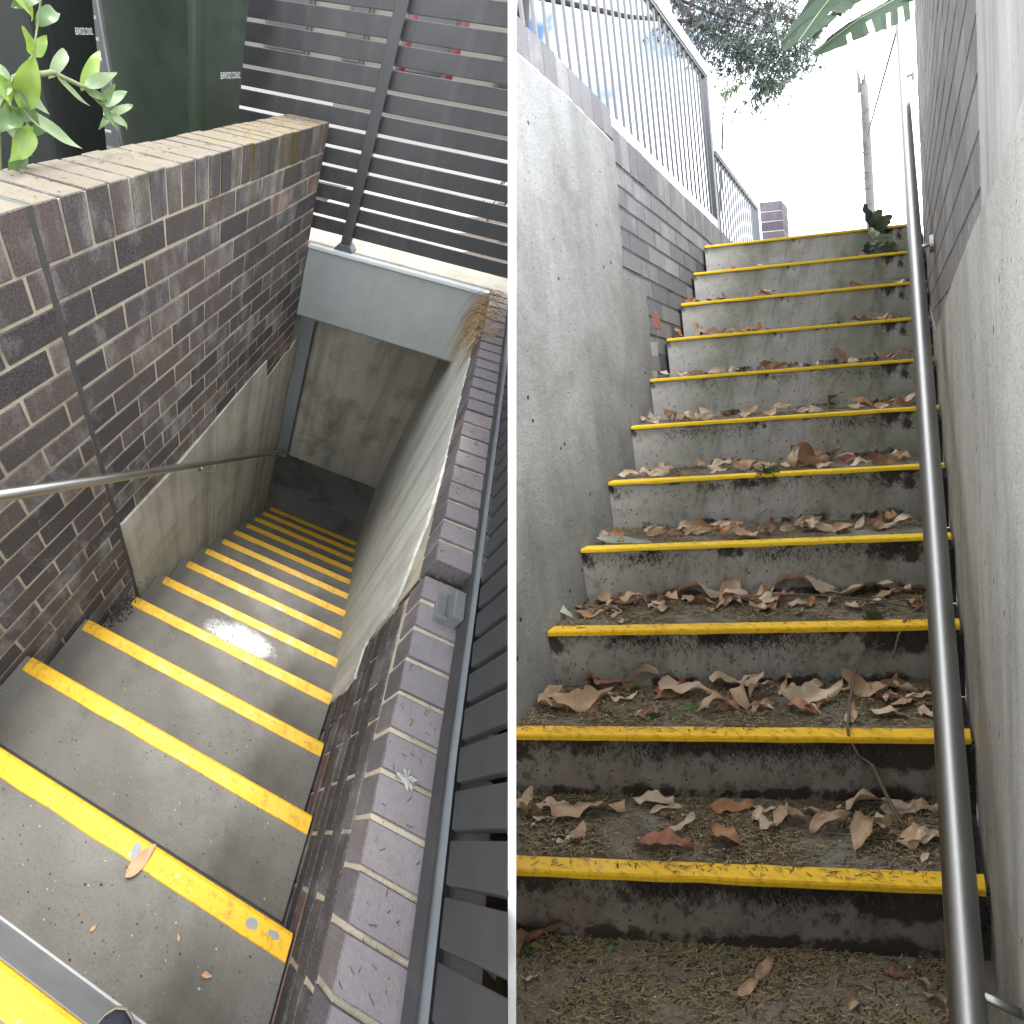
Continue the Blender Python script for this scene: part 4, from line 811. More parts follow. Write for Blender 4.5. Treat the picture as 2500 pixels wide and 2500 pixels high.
def place_leaf(tr, u, v, L, ang, tilt, c):
    L *= 1.42 if tr < 4 else 1.25
    wd = L * random.uniform(.36, .50) * (1 if c not in 'sd' else .28)
    if tr >= 4: wd = max(wd, .03); 
    curl = random.uniform(-1.0, 1.2); fold = random.uniform(-.1, .55); tw = random.uniform(-1.6, 1.6)
    if c in 'sd': curl *= .2
    roll = random.uniform(-.5, .5) if tr < 4 else random.uniform(.2, 1.2)
    ca, sa, ct, st_, cr, sr = math.cos(ang), math.sin(ang), math.cos(tilt), math.sin(tilt), math.cos(roll), math.sin(roll)
    pts = []
    def fn(a, s, hh):
        s2, h2 = s * cr - hh * sr, s * sr + hh * cr
        a3, h3 = a * ct - h2 * st_, a * st_ + h2 * ct
        return (u + ca * a3 - sa * s2, v + sa * a3 + ca * s2, h3)
    raw = leaf(fn, L, wd, curl, fold, tw, nu=12, nv=4, crump=(.42 if c not in 'sd' else .2)); lo = min(p.z for p in raw.v)
    # stalk
    b = MB(rp); b.v = [rp(p.x, p.y, p.z - lo + tr * h + .004) for p in raw.v]; b.f = raw.f; b.m = raw.m
    cnt = sum(p.y for p in raw.v) / len(raw.v)
    nm = LNAME[c]; where = ORD[tr]; side = ('far left', 'left', 'centre left', 'centre', 'centre right', 'right', 'far right')[min(6, max(0, int(u / 1.1 * 7)))]; dv = v - tr * g; dep = 'at the edge' if dv < .12 else ('midway back' if dv < .21 else 'against the riser'); dep = 'near the riser' if tr == 0 else dep
    size = 'tiny' if L < .04 else ('small' if L < .062 else ('medium' if L < .088 else 'large')); shape = 'upcurled' if curl > .45 else ('humped' if curl < -.35 else 'flattish')
    if tilt > .3: shape = 'tilted'
    lab = '%s %s %s leaf on %s, %s, %s' % (size, shape, nm.replace('small ', ''), where, side, dep)
    o = solo('fallen_leaf', RT, b, ML_[c], rp(u, v, tr * h), lab, 'leaf', 'leaves fallen on the climbing steps', smooth=True)
    return o
for L_ in LEAVES: place_leaf(*L_)
for i in range(1, 10):          # small broken bits between them
    for k in range((8, 8, 8, 6, 6, 6, 5, 4, 4)[i - 1]):
        c = random.choice('ttpbob'); place_leaf(i, random.uniform(.03, 1.07), i * g + random.betavariate(2, 1.4) * .22 + .045, random.uniform(.018, .045), random.uniform(0, 6), random.uniform(-.3, .5), c)
for i, cnt in ((1, 5), (2, 10), (3, 14), (4, 11), (5, 8), (6, 5)):   # drifts against the risers
    for k in range(cnt):
        c = random.choice('tpppto'); place_leaf(i, random.uniform(.04, 1.06), i * g + random.uniform(.13, .27), random.uniform(.05, .085), random.uniform(-.9, .9), random.uniform(-.1, .35), c)
# twigs
M_twig = plain('grey_twig', (.13, .095, .065), .9, 0, .3, 60)
def twig(pts, r, label, side=()):
    b = MB(rp); b.tube(pts, [r * (1 - .5 * k / len(pts)) for k in range(len(pts))], 6)
    for s_ in side: b.tube(s_, r * .55, 5)
    solo('twig', RT, b, M_twig, rp(*pts[0]), label, 'twig', smooth=True)
twig([(.50, 3.62 * g, 3 * h + .034), (.62, 3.66 * g, 3 * h + .04), (.78, 3.6 * g, 3 * h + .036), (.92, 3.45 * g, 3 * h + .028), (1.0, 3.34 * g, 3 * h + .02)], .0035, 'long brown twig lying over the leaves on the third step up')
twig([(.99, 1.45 * g, h + .015), (.95, 1.62 * g, h + .05), (.90, 1.9 * g, h + .13), (.87, 1.97 * g, 1.75 * h), (.85, 1.99 * g, 2 * h + .0), (.848, 2.03 * g, 2 * h + .022), (.845, 2.4 * g, 2 * h + .03), (.85, 2.85 * g, 2 * h + .06), (.87, 2.97 * g, 2 * h + .11), (.93, 2.985 * g, 2 * h + .135)], .0036, 'thin crooked vine stem hanging down over the two lowest steps', [[(.99, 1.45 * g, h + .016), (.9, 1.47 * g, h + .014), (.80, 1.5 * g, h + .016)], [(.99, 1.45 * g, h + .016), (1.04, 1.4 * g, h + .015), (1.085, 1.42 * g, h + .02)]])
twig([(1.03, 3.3 * g, 3 * h + .03), (.99, 3.12 * g, 3 * h + .02), (.968, 2.96 * g, 3 * h - .02), (.955, 2.95 * g, 3 * h - .07), (.95, 2.955 * g, 3 * h - .10)], .003, 'curved grey twig hanging off the edge of the third step up')
twig([(.46, 4.45 * g, 4 * h + .012), (.53, 4.6 * g, 4 * h + .05), (.56, 4.7 * g, 4 * h + .075)], .002, 'thin twig sticking up in the middle of the fourth step up')
# weeds
def weed(u, v, w, n, r, label, down=False):
    b = MB(rp)
    for k in range(n):
        a = random.uniform(0, 6.28); L = random.uniform(.4, 1) * r; z = random.uniform(.1, 1) * r; 
        if down and random.random() < .5: z = -z * .7
        p = [(u, v, w), (u + L * .4 * math.cos(a), v + L * .3 * math.sin(a), w + z * .6), (u + L * math.cos(a), v + L * .5 * math.sin(a) - (.01 if down else 0), w + z)]
        b.tube(p, [.0012, .001, .0003], 3, caps=False)
        for m in range(4):
            q = [random.uniform(.4, 1) * (p[2][x] - p[0][x]) + p[0][x] for x in range(3)]; a2 = random.uniform(0, 6.28); l2 = random.uniform(.006, .014)
            i0 = [b.p(*q), b.p(q[0] + l2 * math.cos(a2), q[1] + .003, q[2] + l2 * math.sin(a2)), b.p(q[0] + l2 * .8 * math.cos(a2 + .5), q[1], q[2] + l2 * .8 * math.sin(a2 + .5))]; b.face(*i0)
    solo('weed', RT, b, plain('weed_green', (.06, .085, .035), .7, 0, .4, 60), rp(u, v, w), label, 'weed')
weed(.555, 5 * g - .002, 5 * h - .002, 60, .045, 'small green weed growing at the edge of the fifth step up', True)
weed(.905, 3 * g + .05, 3 * h, 45, .035, 'small green weed on the third step up, beside the handrail')
weed(.36, 2 * g + .09, 2 * h, 26, .02, 'tiny green weed in the litter on the second step up')
weed(.50, .02, 0, 26, .025, 'tiny green weed on the lower landing')
weed(.18, .25, 0, 22, .02, 'tiny green weed at the foot of the lowest riser')

# --- left wall of the climbing flight: concrete, brick, coping, fence
t, base, r = concrete('left_render_concrete', (.215, .217, .214), (.335, .336, .33), (.135, .13, .115), .75, 1.0, big=1, streak=3.2, bscale=.9, rough=.9, bstr=.75); M_cR = t.fin(base, .9)
cwr = thing('rough_concrete_wall', RT, rp(0, 1.4, 0), 'rough pitted grey concrete wall left of the climbing steps', 'concrete wall')
edge = [(1.0, 2.395), (1.24, 2.386), (1.65, 2.362), (2.02, 2.318), (2.055, 2.304), (2.035, 2.21), (2.04, 2.12), (2.01, 2.03), (2.02, 1.93), (2.0, 1.86), (1.985, 1.80), (2.0, 1.775), (2.10, 1.785), (2.20, 1.777), (2.275, 1.765), (2.282, 1.735), (2.262, 1.70), (2.268, 1.62), (2.25, 1.51), (2.256, 1.44), (2.237, 1.37), (2.235, 1.28), (2.23, 1.0), (2.23, -.3), (.0, -.3), (.0, 2.43)]
b = MB(rp); b.prism(edge, -.30, -.001, 0); part('concrete_face', b, M_cR, cwr, rp(0, 1.4, 0))
M_cem = plain('mortar_smear', (.34, .33, .29), .95, 0, .3, 40, .5)
b = MB(rp); b.prism([(1.0, 2.397), (1.24, 2.388), (1.65, 2.364), (2.02, 2.320), (2.055, 2.306), (2.055, 2.318), (2.02, 2.331), (1.65, 2.375), (1.24, 2.398), (1.0, 2.408)], -.2, -.004, 0); part('bedding', b, M_cem, cwr, rp(0, 1.5, 2.36))
bwr = thing('brick_parapet', RT, rp(-.03, 2.8, 1.5), 'grey speckled brick parapet with upright coping bricks, left of the climbing steps', 'brick wall')
TONE_P = [(0, (.130, .129, .138)), (.3, (.175, .172, .18)), (.55, (.22, .216, .222)), (.8, (.15, .148, .158))]
M_bP = m_brick('grey_speckled_brick', bwr, TONE_P, eff=.4, top=(((.20, .20, .20), (.34, .34, .32)), None, .6))
M_mortD = m_mortar('dark_mortar', (.055, .055, .06), (.11, .11, .115))
SL = -.077                                     # courses slanted as back-projected from the image; the real ones are level
def bp_(u, v, w): return rp(u, v, w + SL * (v - 2.06))
def rbrick(L, H_, mat, u=.11):
    return brick_mesh('brick', u, L, H_, mat, fn=lambda a, b_, c: EU * a + EV * b_ + EW * (c + SL * b_), jit=.0015)
b = MB(bp_); b.prism([(1.9, .6), (1.9, 2.25), (2.06, 2.25), (2.06, 2.405), (5.6, 2.405), (5.6, .6)], -.30, -.0182, 0); part('mortar', b, M_mortD, bwr, rp(0, 3, 2))
b = MB(rp); b.prism([(.7, 2.42), (2.056, 2.335), (2.056, 2.44), (.7, 2.54)], -.25, -.0095, 0); part('mortar', b, M_mortD, bwr, rp(0, 1.5, 2.4))
s1 = [rbrick(.090, .148, M_bP) for _ in range(3)]
v = 2.075
while v < 5.5: inst('coping_brick', random.choice(s1), bwr, bp_(-.069 + random.uniform(-.001, .001), v + .045, 2.333 + random.uniform(-.002, .002))); v += .0995
s2 = [brick_mesh('brick', .115, .0905, .122, M_bP, fn=lambda a, b_, c: EU * a + EV * b_ + EW * (c - .075 * b_), jit=.0015) for _ in range(3)]
for k in range(14):
    v = 2.058 - .1015 * k - .05; inst('coping_brick', random.choice(s2), bwr, rp(-.062 + random.uniform(-.001, .001), v, 2.398 + .075 * (2.05 - v) - (.03 * max(0, 1.5 - v) * 0) + random.uniform(-.003, .002)))
cb = [rbrick(.235, .0775, M_bP) for _ in range(3)]; ch_ = rbrick(.112, .0775, M_bP)
redb = rbrick(.112, .0775, plain('red_brick', (.26, .095, .065), .85, 0, .3, 60, .4))
for r in range(14):
    wc = 2.254 - .0875 * (r + .5) - .004; v = 1.80 + (r % 2) * .123
    while v < 4.6:
        wl = wc + SL * (v + .12 - 2.06); i = int((v + .2) / g)
        if wl > min(i, 11) * h - .12:
            inst('brick', random.choice(cb), bwr, bp_(-.071 + random.uniform(-.001, .0015), v + .1175, wc))
        v += .2455
inst('brick', redb, bwr, rp(-.0685, 2.42, 1.60))
b = MB(rp); b.prism([(2.23, 1.30), (2.23, 1.50), (2.40, 1.50), (2.385, 1.38), (2.34, 1.33), (2.31, 1.29)], -.08, -.0145, 0); part('cement_patch', b, M_cem, bwr, rp(0, 2.3, 1.4))
# picket fences above
M_bar = plain('dark_bar_paint', (.06, .064, .072), .45, 0, .1, 20); M_rail = plain('silver_rail', (.70, .71, .73), .35, .0, .05, 10)
def pickets(name, label, v0, v1, bot, top, pitch, posts, u=-.055):
    th = thing(name, RT, rp(u, v0, bot(v0)), label, 'fence', 'picket fences above the parapet')
    b = MB(rp); b.prism([(v0, bot(v0) - .012), (v1, bot(v1) - .012), (v1, bot(v1) + .065), (v0, bot(v0) + .065)], u - .012, u + .012, 0); part('bottom_rail', b, M_rail, th, rp(u, v0, bot(v0)))
    b = MB(rp); b.prism([(v0, top(v0) - .022), (v1, top(v1) - .022), (v1, top(v1) - .004), (v0, top(v0) - .004)], u - .02, u + .012, 0); part('rail_shade_strip', b, M_bar, th, rp(u, v0, top(v0)))  # dark strip painted in for the shaded underside of the rail
    b = MB(rp); b.prism([(v0, top(v0) - .0035), (v1, top(v1) - .0035), (v1, top(v1) + .07), (v0, top(v0) + .07)], u - .012, u + .018, 0); part('rail_cap', b, M_rail, th, rp(u, v0, top(v0)))
    v = v0 + pitch * .5
    while v < v1 - .03:
        b = MB(rp); b.box((u - .005, u + .004), (v - .007, v + .007), (bot(v) + .066, top(v) - .023)); part('bar', b, M_bar, th, rp(u, v, bot(v))); v += pitch
    for v in posts:
        b = MB(rp); b.box((u - .03, u + .014), (v - .028, v + .028), (bot(v) - .10, top(v) + .012)); part('post', b, M_bar, th, rp(u, v, bot(v)))
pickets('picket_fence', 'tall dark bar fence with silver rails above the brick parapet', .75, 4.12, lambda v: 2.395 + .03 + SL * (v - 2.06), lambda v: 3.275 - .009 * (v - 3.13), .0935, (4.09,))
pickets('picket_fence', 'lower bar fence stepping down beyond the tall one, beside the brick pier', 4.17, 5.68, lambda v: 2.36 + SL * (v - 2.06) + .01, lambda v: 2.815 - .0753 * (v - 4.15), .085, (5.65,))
pier = thing('brick_pier', RT, rp(.02, 6.3, 2.08), 'small dark brick pier at the end of the bar fences', 'brick pier')
M_pier = m_brick('dark_pier_brick', pier, [(0, (.050, .045, .058)), (.5, (.075, .065, .08))], eff=.15)
b = MB(rp); b.box((-.06, .108), (5.92, 6.26), (1.9, 2.76)); part('mortar', b, m_mortar('pale_mortar', (.45, .42, .38), (.6, .57, .52)), pier)
pb = brick_mesh('brick', .176, .352, .078, M_pier, fn=rp)
for k in range(9): inst('brick', pb, pier, rp(.024, 6.09, 2.06 + k * .0865))

# --- right wall: cast concrete below, brick above
rwl = thing('right_wall', RT, rp(UW, 1, 1), 'tall wall right of the climbing steps, cast concrete below and smeared brick above', 'wall')
t, base, r = concrete('right_cast_concrete', (.50, .49, .45), (.66, .65, .61), (.36, .345, .30), .5, .8, big=1, streak=6, bscale=.9, rough=.9, bstr=.9); M_cRR = t.fin(base, .85)
t, base, r = concrete('smooth_render', (.48, .475, .47), (.60, .60, .60), (.38, .37, .36), .3, .2, streak=9, bscale=.6, rough=.85, bstr=.25); M_smr = t.fin(base, .85)
edge = [(-1.4, 1.640), (-.374, 1.618), (-.063, 1.582), (.285, 1.574), (.534, 1.558), (.789, 1.544), (1.1, 1.52), (1.477, 1.484), (2.2, 1.44), (3.0, 1.62), (3.50, 1.9), (3.50, -.3), (-1.4, -.3)]
b = MB(rp); b.prism(edge, UW + .0005, UW + .12, 0); part('concrete_face', b, M_cRR, rwl, rp(UW, 1, .6))
b = MB(rp); b.prism([(-1.4, 1.641), (-.374, 1.619), (-.063, 1.583), (.15, 1.578), (.15, 2.12), (-.5, 1.95), (-1.4, 1.9)], UW + .002, UW + .12, 0); part('render_panel', b, M_smr, rwl, rp(UW, -.3, 2.4))
b = MB(rp); b.prism([(.152, 1.6), (.172, 1.6), (.172, 2.10), (.152, 2.10)], UW + .03, UW + .12, 0); part('movement_joint', b, plain('joint_dark', (.05, .05, .055), .9), rwl, rp(UW, .16, 2.6))
M_mortP = m_mortar('grey_mortar', (.20, .195, .20), (.34, .33, .33))
b = MB(rp); b.prism([(.173, 1.40), (3.49, 1.40), (3.49, 3.56), (.173, 2.10)], UW + .0055, UW + .12, 0); part('mortar', b, M_mortP, rwl, rp(UW, 2, 2.4))
M_bW = m_brick('smeared_wall_brick', rwl, [(0, (.30, .298, .30)), (.4, (.38, .377, .378)), (.7, (.26, .258, .264))], eff=.8)
wb = [brick_mesh('brick', .10, .236, .0785, M_bW, fn=rp, jit=.0006, ch=.0015) for _ in range(3)]; wh = brick_mesh('brick', .10, .112, .0785, M_bW, fn=rp, jit=.0006, ch=.0015)
for r in range(30):
    wc = 1.44 + .0885 * (r + .5); v = .176 + (0 if r % 2 else -.12)
    while v < 3.45:
        a, c = max(v, .176), min(v + .236, 3.486)
        if c - a > .09 and wc < 2.06 + .44 * (c - .17):
            if c - a > .22: inst('brick', random.choice(wb), rwl, rp(UW + .0535 + random.uniform(-.0004, .0004), (a + c) / 2, wc))
            else: inst('brick', wh, rwl, rp(UW + .053, (a + c) / 2, wc))
        v += .247
# a further wall, seen as a dark sliver beside the wall end
far = thing('far_brick_wall', RT, rp(1.15, 5.2, 2.08), 'thin sliver of dark brick wall beyond the end of the right wall', 'brick wall')
b = MB(rp); b.box((1.21, 1.45), (5.0, 6.2), (1.9, 2.86)); part('mortar', b, bpy.data.materials['pale_mortar'], far)
fbk = brick_mesh('brick', .25, .245, .078, M_pier, fn=rp)
for k in range(10):
    for q in range(5): inst('brick', fbk, far, rp(1.328, 4.995 + .127 + q * .2515, 2.06 + k * .0865))

# --- handrail on the right wall
M_rs = m_steel('stainless_steel', (.34, .335, .325), .34)
R0, R1 = Vector((1.060, -.162, .331)), Vector((1.074, 5.062, 3.760))
def rail(k): return R0 + (R1 - R0) * k
hrr = thing('handrail', RT, rp(*rail(.3)), 'round stainless handrail climbing beside the right wall, close to the viewer', 'handrail')
b = MB(rp); b.tube([tuple(rail(k)) for k in (-.12, 0, .2, .4, .6, .8, 1.0)], .0158, 28); part('tube', b, M_rs, hrr, smooth=True)
NW = EV.cross(EW).normalized()                 # normal of the right wall
for kk in (.006, .418, .785):
    c = rail(kk); b = MB(rp); du = UW - .001 - c.x; wallp = (c.x + du, c.y - .78 * du, c.z + .128 * du); pv, pw_ = wallp[1], wallp[2]
    b.tube([tuple(c), tuple(c + (Vector(wallp) - c) * .5), wallp], .0075, 12); br = part('bracket', b, M_rs, hrr, rp(*wallp), smooth=True)
    if kk < .01: continue                       # the plate of the lowest bracket is left out; the image shows none
    b = MB(); cw_ = rp(*wallp); b.tube([cw_ - NW * .009, cw_ - NW * .0005], .034, 24); part('wall_plate', b, M_rs, br, rp(*wallp))

# --- street level, pole, wire, trees
t = NT('street_ground'); M_str = t.fin(t.mix(t.noise(2, 6), (.20, .19, .17), (.30, .285, .26)), .95)
b = MB(); z = 11 * h * EW.z - .006
b.prism([(-1.5, 4.15), (9, 8.0), (60, 30), (60, 260), (-200, 260), (-60, 10), (-1.5, 4.2)], z - .4, z, 2)
b.v = [Vector(p) for p in b.v]; solo('street_ground', RT, b, M_str, (0, 8, z), kind='structure')
PX, PY = -.9, 17.0
pole = thing('power_pole', RT, (PX, PY, z), 'weathered grey timber power pole with a broken jagged top', 'pole')
M_pole = plain('grey_timber', (.13, .125, .12), .9, 0, .3, 14, .5)
tp = Vector((-1.18, 17.0, 6.99)); bt = Vector((-.13, 17.07, z))
b = MB()
path = [bt.lerp(tp, k / 8) for k in range(9)]; b.tube(path, [.064 - .0018 * k for k in range(9)], 12); part('shaft', b, M_pole, pole, (PX, PY, z), smooth=True)
b = MB(); d = (tp - bt).normalized()
for ox, L, r_ in ((-.035, .42, .028), (.03, .26, .030), (.005, .15, .03)): q = tp + Vector((ox, 0, -.12)); b.tube([q, q + d * L * .6, q + d * (L + .12) + Vector((ox * .3, 0, 0))], [r_, r_ * .8, .004], 6)
part('splintered_top', b, M_pole, pole, (PX, PY, 7))
b = MB(); M_wire = plain('dark_wire', (.05, .045, .042), .7)
for k in range(4):
    q = bt.lerp(tp, .50 + .075 * k); pts = [q + Vector((.085 * math.cos(a), .085 * math.sin(a), .05 * math.sin(a * .5 + k))) for a in [j * .7 for j in range(8)]]; b.tube(pts, .007, 4)
part('wire_band', b, M_wire, pole, (PX, PY, 6))
b = MB()
for k in range(16):
    q = bt.lerp(tp, random.uniform(.62, 1.02)) + Vector((random.uniform(-.12, .04), -.06, 0)); L = random.uniform(.08, .25); b.tube([q, q + Vector((random.uniform(-.08, .05), -.02, -L * .5)), q + Vector((random.uniform(-.10, .08), -.02, -L))], .006, 3, caps=False)
part('dead_vine', b, M_wire, pole, (PX, PY, 6.5))
w0 = Vector((-.95, 16.9, 6.03)); w1 = Vector((-.549, 12.123, 5.821)); b = MB()
# service wire from the pole, sagging, to the rail end
w2 = Vector((-.30, 6.9, 4.35)); pts = []
for k in range(17):
    t_ = k / 16; q = w0.lerp(Vector((-.36, 9.2, 4.95)), t_); pts.append(q + Vector((0, 0, -.55 * math.sin(math.pi * min(1, t_ * 1.05)) * (1 - t_ * .55))))
b.tube(pts, .009, 5); solo('service_wire', RT, b, M_wire, w0, 'thin dark wire sagging from the power pole towards the handrail top', 'wire')

M_bark = plain('dark_bark', (.035, .03, .028), .95, 0, .3, 30, .4)
M_n1 = plain('needle_green', (.05, .085, .036), .6, 0, .35, 5); M_n2 = plain('needle_bluegreen', (.044, .072, .062), .6, 0, .3, 5); M_n3 = plain('needle_purple', (.046, .042, .050), .7, 0, .3, 5)
tree = thing('conifer_tree', RT, (-4.0, 9.2, z), 'feathery dark green tree with drooping branches above the bar fence', 'tree')
TK = [(-3.7, 9.0, z), (-4.2, 9.3, 4.2), (-4.75, 9.75, 6.4), (-5.2, 10.4, 9.2), (-5.4, 10.7, 11)]  # tree, pole and banana points taken from image pixels at chosen depths
b = MB(); b.tube(TK, [.16, .14, .12, .10, .05], 10); part('trunk', b, M_bark, tree, smooth=True)
BR = [[(-5.2, 10.4, 9.3), (-4.19, 11.86, 9.0), (-3.49, 12.73, 8.53), (-2.87, 13.47, 8.05), (-2.29, 14.24, 7.75)],
      [(-3.49, 12.73, 8.53), (-3.07, 12.97, 7.90), (-2.62, 13.54, 7.45), (-2.2, 14.0, 7.0), (-2.05, 14.1, 6.6)],
      [(-4.19, 11.86, 9.0), (-3.3, 13.3, 8.9), (-2.6, 14.5, 8.3), (-2.1, 15.0, 8.0), (-1.95, 14.8, 7.5)],
      [(-5.1, 10.3, 8.8), (-3.9, 11.9, 8.2), (-3.2, 12.9, 8.0), (-2.75, 13.5, 7.75), (-2.4, 13.9, 7.4)]]
b = MB()
for p in BR: b.tube(p, [.045, .034, .024, .016, .008], 6)
fo = MB()
def spray(c, L, d, dens, mi):
    c = Vector(c); d = Vector(d).normalized()
    n = int(5 + L * 26); sd = d.orthogonal().normalized(); tip = c + d * L + Vector((0, 0, -.25 * L))
    b.tube([c, c + d * L * .5, tip], [.006, .0045, .002], 3, caps=False)
    for k in range(int(n * dens)):
        t_ = random.random(); o = c + d * L * t_ + Vector((0, 0, -.25 * L * t_ * t_)); e = (Matrix.Rotation(random.uniform(0, 6.28), 3, d) @ sd + d * random.uniform(.2, 1.0)).normalized(); l = random.uniform(.05, .12); s_ = e.orthogonal().normalized() * random.uniform(.006, .014)
        fo.mi = mi if random.random() < .8 else random.choice((0, 1, 2)); i = [fo.p(*(o - s_)), fo.p(*(o + s_)), fo.p(*(o + e * l * .6 + s_ * .8 + Vector((0, 0, -l * .12)))), fo.p(*(o + e * l + Vector((0, 0, -l * .25))))]
        fo.face(i[0], i[1], i[2]); fo.face(i[0], i[2], i[3])
CL = [((-2.29, 14.0, 7.29), .42, 120, 1), ((-2.07, 14.1, 6.9), .34, 90, 1), ((-2.1, 14.05, 6.6), .22, 36, 0), ((-2.0, 14.5, 7.6), .34, 80, 0), ((-2.5, 14.3, 7.85), .40, 80, 2), ((-2.35, 14.9, 8.3), .40, 70, 2), ((-2.75, 13.6, 7.95), .33, 36, 2), ((-3.1, 13.1, 8.15), .30, 30, 2), ((-2.95, 13.2, 7.75), .22, 18, 2), ((-1.95, 14.5, 7.15), .25, 40, 0), ((-2.5, 13.7, 7.35), .25, 34, 1), ((-2.9, 13.9, 8.4), .35, 40, 2), ((-3.35, 12.8, 8.3), .35, 40, 2), ((-3.0, 13.3, 8.35), .35, 50, 2), ((-2.8, 13.4, 7.6), .28, 40, 1), ((-2.6, 14.0, 8.2), .35, 60, 2), ((-3.15, 12.95, 7.75), .2, 20, 1)]
for c, R_, n, mi in CL:
    for k in range(int(n * 1.5)):
        o = Vector(c) + Vector((random.gauss(0, .7), random.gauss(0, .7), random.gauss(0, .62))) * R_
        spray(o, random.uniform(.10, .26), (random.uniform(-.6, 1), random.uniform(-1, 1), random.uniform(-1, .25)), 1.0, mi if random.random() < .7 else 1)
part('branches', b, M_bark, tree, smooth=True); part('crown', fo, [M_n1, M_n2, M_n3], tree)
tb = thing('young_tree', RT, (-2.9, 10.8, z), 'young tree tips with light green and bluish leaves peeping over the fence end post', 'tree')
b = MB(); b.tube([(-1.75, 11.6, z), (-2.0, 11.6, 4.2), (-2.17, 11.57, 5.6), (-2.18, 11.56, 6.1)], [.03, .02, .01, .004], 6); b.tube([(-2.0, 11.6, 4.2), (-2.3, 12.6, 5.3), (-2.38, 13.1, 5.9)], [.016, .01, .004], 6); part('trunk', b, M_bark, tb)
ga, gb_ = MB(), MB()
for k in range(46):
    o = Vector((-2.185, 11.56, 6.0)) + Vector((random.gauss(0, .09), random.gauss(0, .09), random.gauss(0, .10))); d = Vector((random.gauss(0, 1), random.gauss(0, 1), random.gauss(-.6, .6))).normalized(); e = d.orthogonal().normalized() * random.uniform(.012, .022); l = random.uniform(.07, .14)
    i = [ga.p(*o), ga.p(*(o + d * l * .5 + e)), ga.p(*(o + d * l)), ga.p(*(o + d * l * .5 - e))]; ga.face(*i)
for k in range(150):
    o = Vector((-2.377, 13.1, 5.85)) + Vector((random.gauss(0, .14), random.gauss(0, .14), random.gauss(0, .16))); d = Vector((random.gauss(0, 1), random.gauss(0, 1), random.gauss(.2, .7))).normalized(); e = d.orthogonal().normalized() * random.uniform(.004, .009); l = random.uniform(.05, .11)
    i = [gb_.p(*o), gb_.p(*(o + d * l * .5 + e)), gb_.p(*(o + d * l)), gb_.p(*(o + d * l * .5 - e))]; gb_.face(*i)
part('light_leaves', ga, m_leafgreen('fresh_leaf', (.07, .11, .015)), tb); part('bluish_leaves', gb_, M_n2, tb)
# banana plant: stem hidden behind the right wall, leaves arching over the steps
M_ban = m_leafgreen('banana_green', (.022, .046, .024), .05, .6, .15); M_ban2 = m_leafgreen('banana_yellowgreen', (.06, .11, .015), .15, .6, .15)
bn = thing('banana_plant', RT, (.55, 6.6, z), 'banana plant whose torn broad leaves hang in at the top of the steps', 'plant')
b = MB(); b.tube([(.62, 6.6, z), (.50, 6.7, 3.3), (.30, 6.85, 4.6), (.2, 6.9, 5.2)], [.10, .085, .06, .03], 10); part('stem', b, plain('banana_stem', (.20, .22, .10), .6), bn, smooth=True)
def frond(name, path, wid, up, mat, tears, droop=.9):
    pts = [Vector(p) for p in path]; b = MB(); N = 46
    def at(t_):
        x = t_ * (len(pts) - 1); i = min(int(x), len(pts) - 2); f = x - i; a, c = pts[i], pts[i + 1]; return a.lerp(c, f), (c - a).normalized()
    for sd in (-1, 1):
        prev = None
        for k in range(N + 1):
            t_ = k / N; o, d = at(t_); s_ = d.cross(Vector(up)).normalized() * sd; w = wid * (math.sin(math.pi * min(.985, .10 + t_ * .88)) ** .7) * (1 + .05 * math.sin(k * 1.9))
            row = [o, o + s_ * w * .5 + Vector((0, 0, -.10 * w * droop)), o + s_ * w * .95 + d * w * .18 + Vector((0, 0, -.42 * w * droop)) + d * random.uniform(-.004, .004)]
            if prev and k not in tears:
                q = [b.p(*x) for x in prev + row]; b.face(q[0], q[1], q[4], q[3]); b.face(q[1], q[2], q[5], q[4])
            elif prev:
                q = [b.p(*x) for x in (prev[0], prev[1], row[1], row[0])]; b.face(*q)
            prev = row
    lf = part(name, b, mat, bn, path[0]); b = MB(); b.tube(path, [.010 - .0017 * k for k in range(len(path))], 6); part('midrib', b, plain('banana_midrib', (.12, .17, .06), .5), lf, path[0])
frond('leaf', [(.2, 6.9, 5.0), (-.02, 6.78, 4.30), (-.20, 6.70, 4.20), (-.38, 6.58, 4.13), (-.587, 6.443, 3.971)], .31, (-.5, -1, .6), M_ban, {12, 15, 17, 20, 21, 25, 28, 31, 36, 40})
frond('leaf', [(.2, 6.9, 5.2), (-.30, 6.86, 4.85), (-.53, 6.72, 4.55), (-.62, 6.56, 4.32), (-.675, 6.36, 4.09)], .27, (-.3, -1, .2), M_ban, {30, 38})
frond('leaf', [(.2, 6.9, 5.1), (-.25, 6.95, 4.78), (-.50, 6.92, 4.52), (-.585, 6.79, 4.32), (-.64, 6.64, 4.14)], .13, (-.6, -.8, -.3), M_ban, {22, 27, 33, 41})
frond('leaf', [(.25, 6.9, 5.2), (.10, 6.75, 4.75), (.0, 6.66, 4.36), (-.09, 6.62, 4.22), (-.17, 6.62, 4.16)], .10, (-.4, -1, .5), M_ban2, {20, 24, 30, 34, 38, 42})
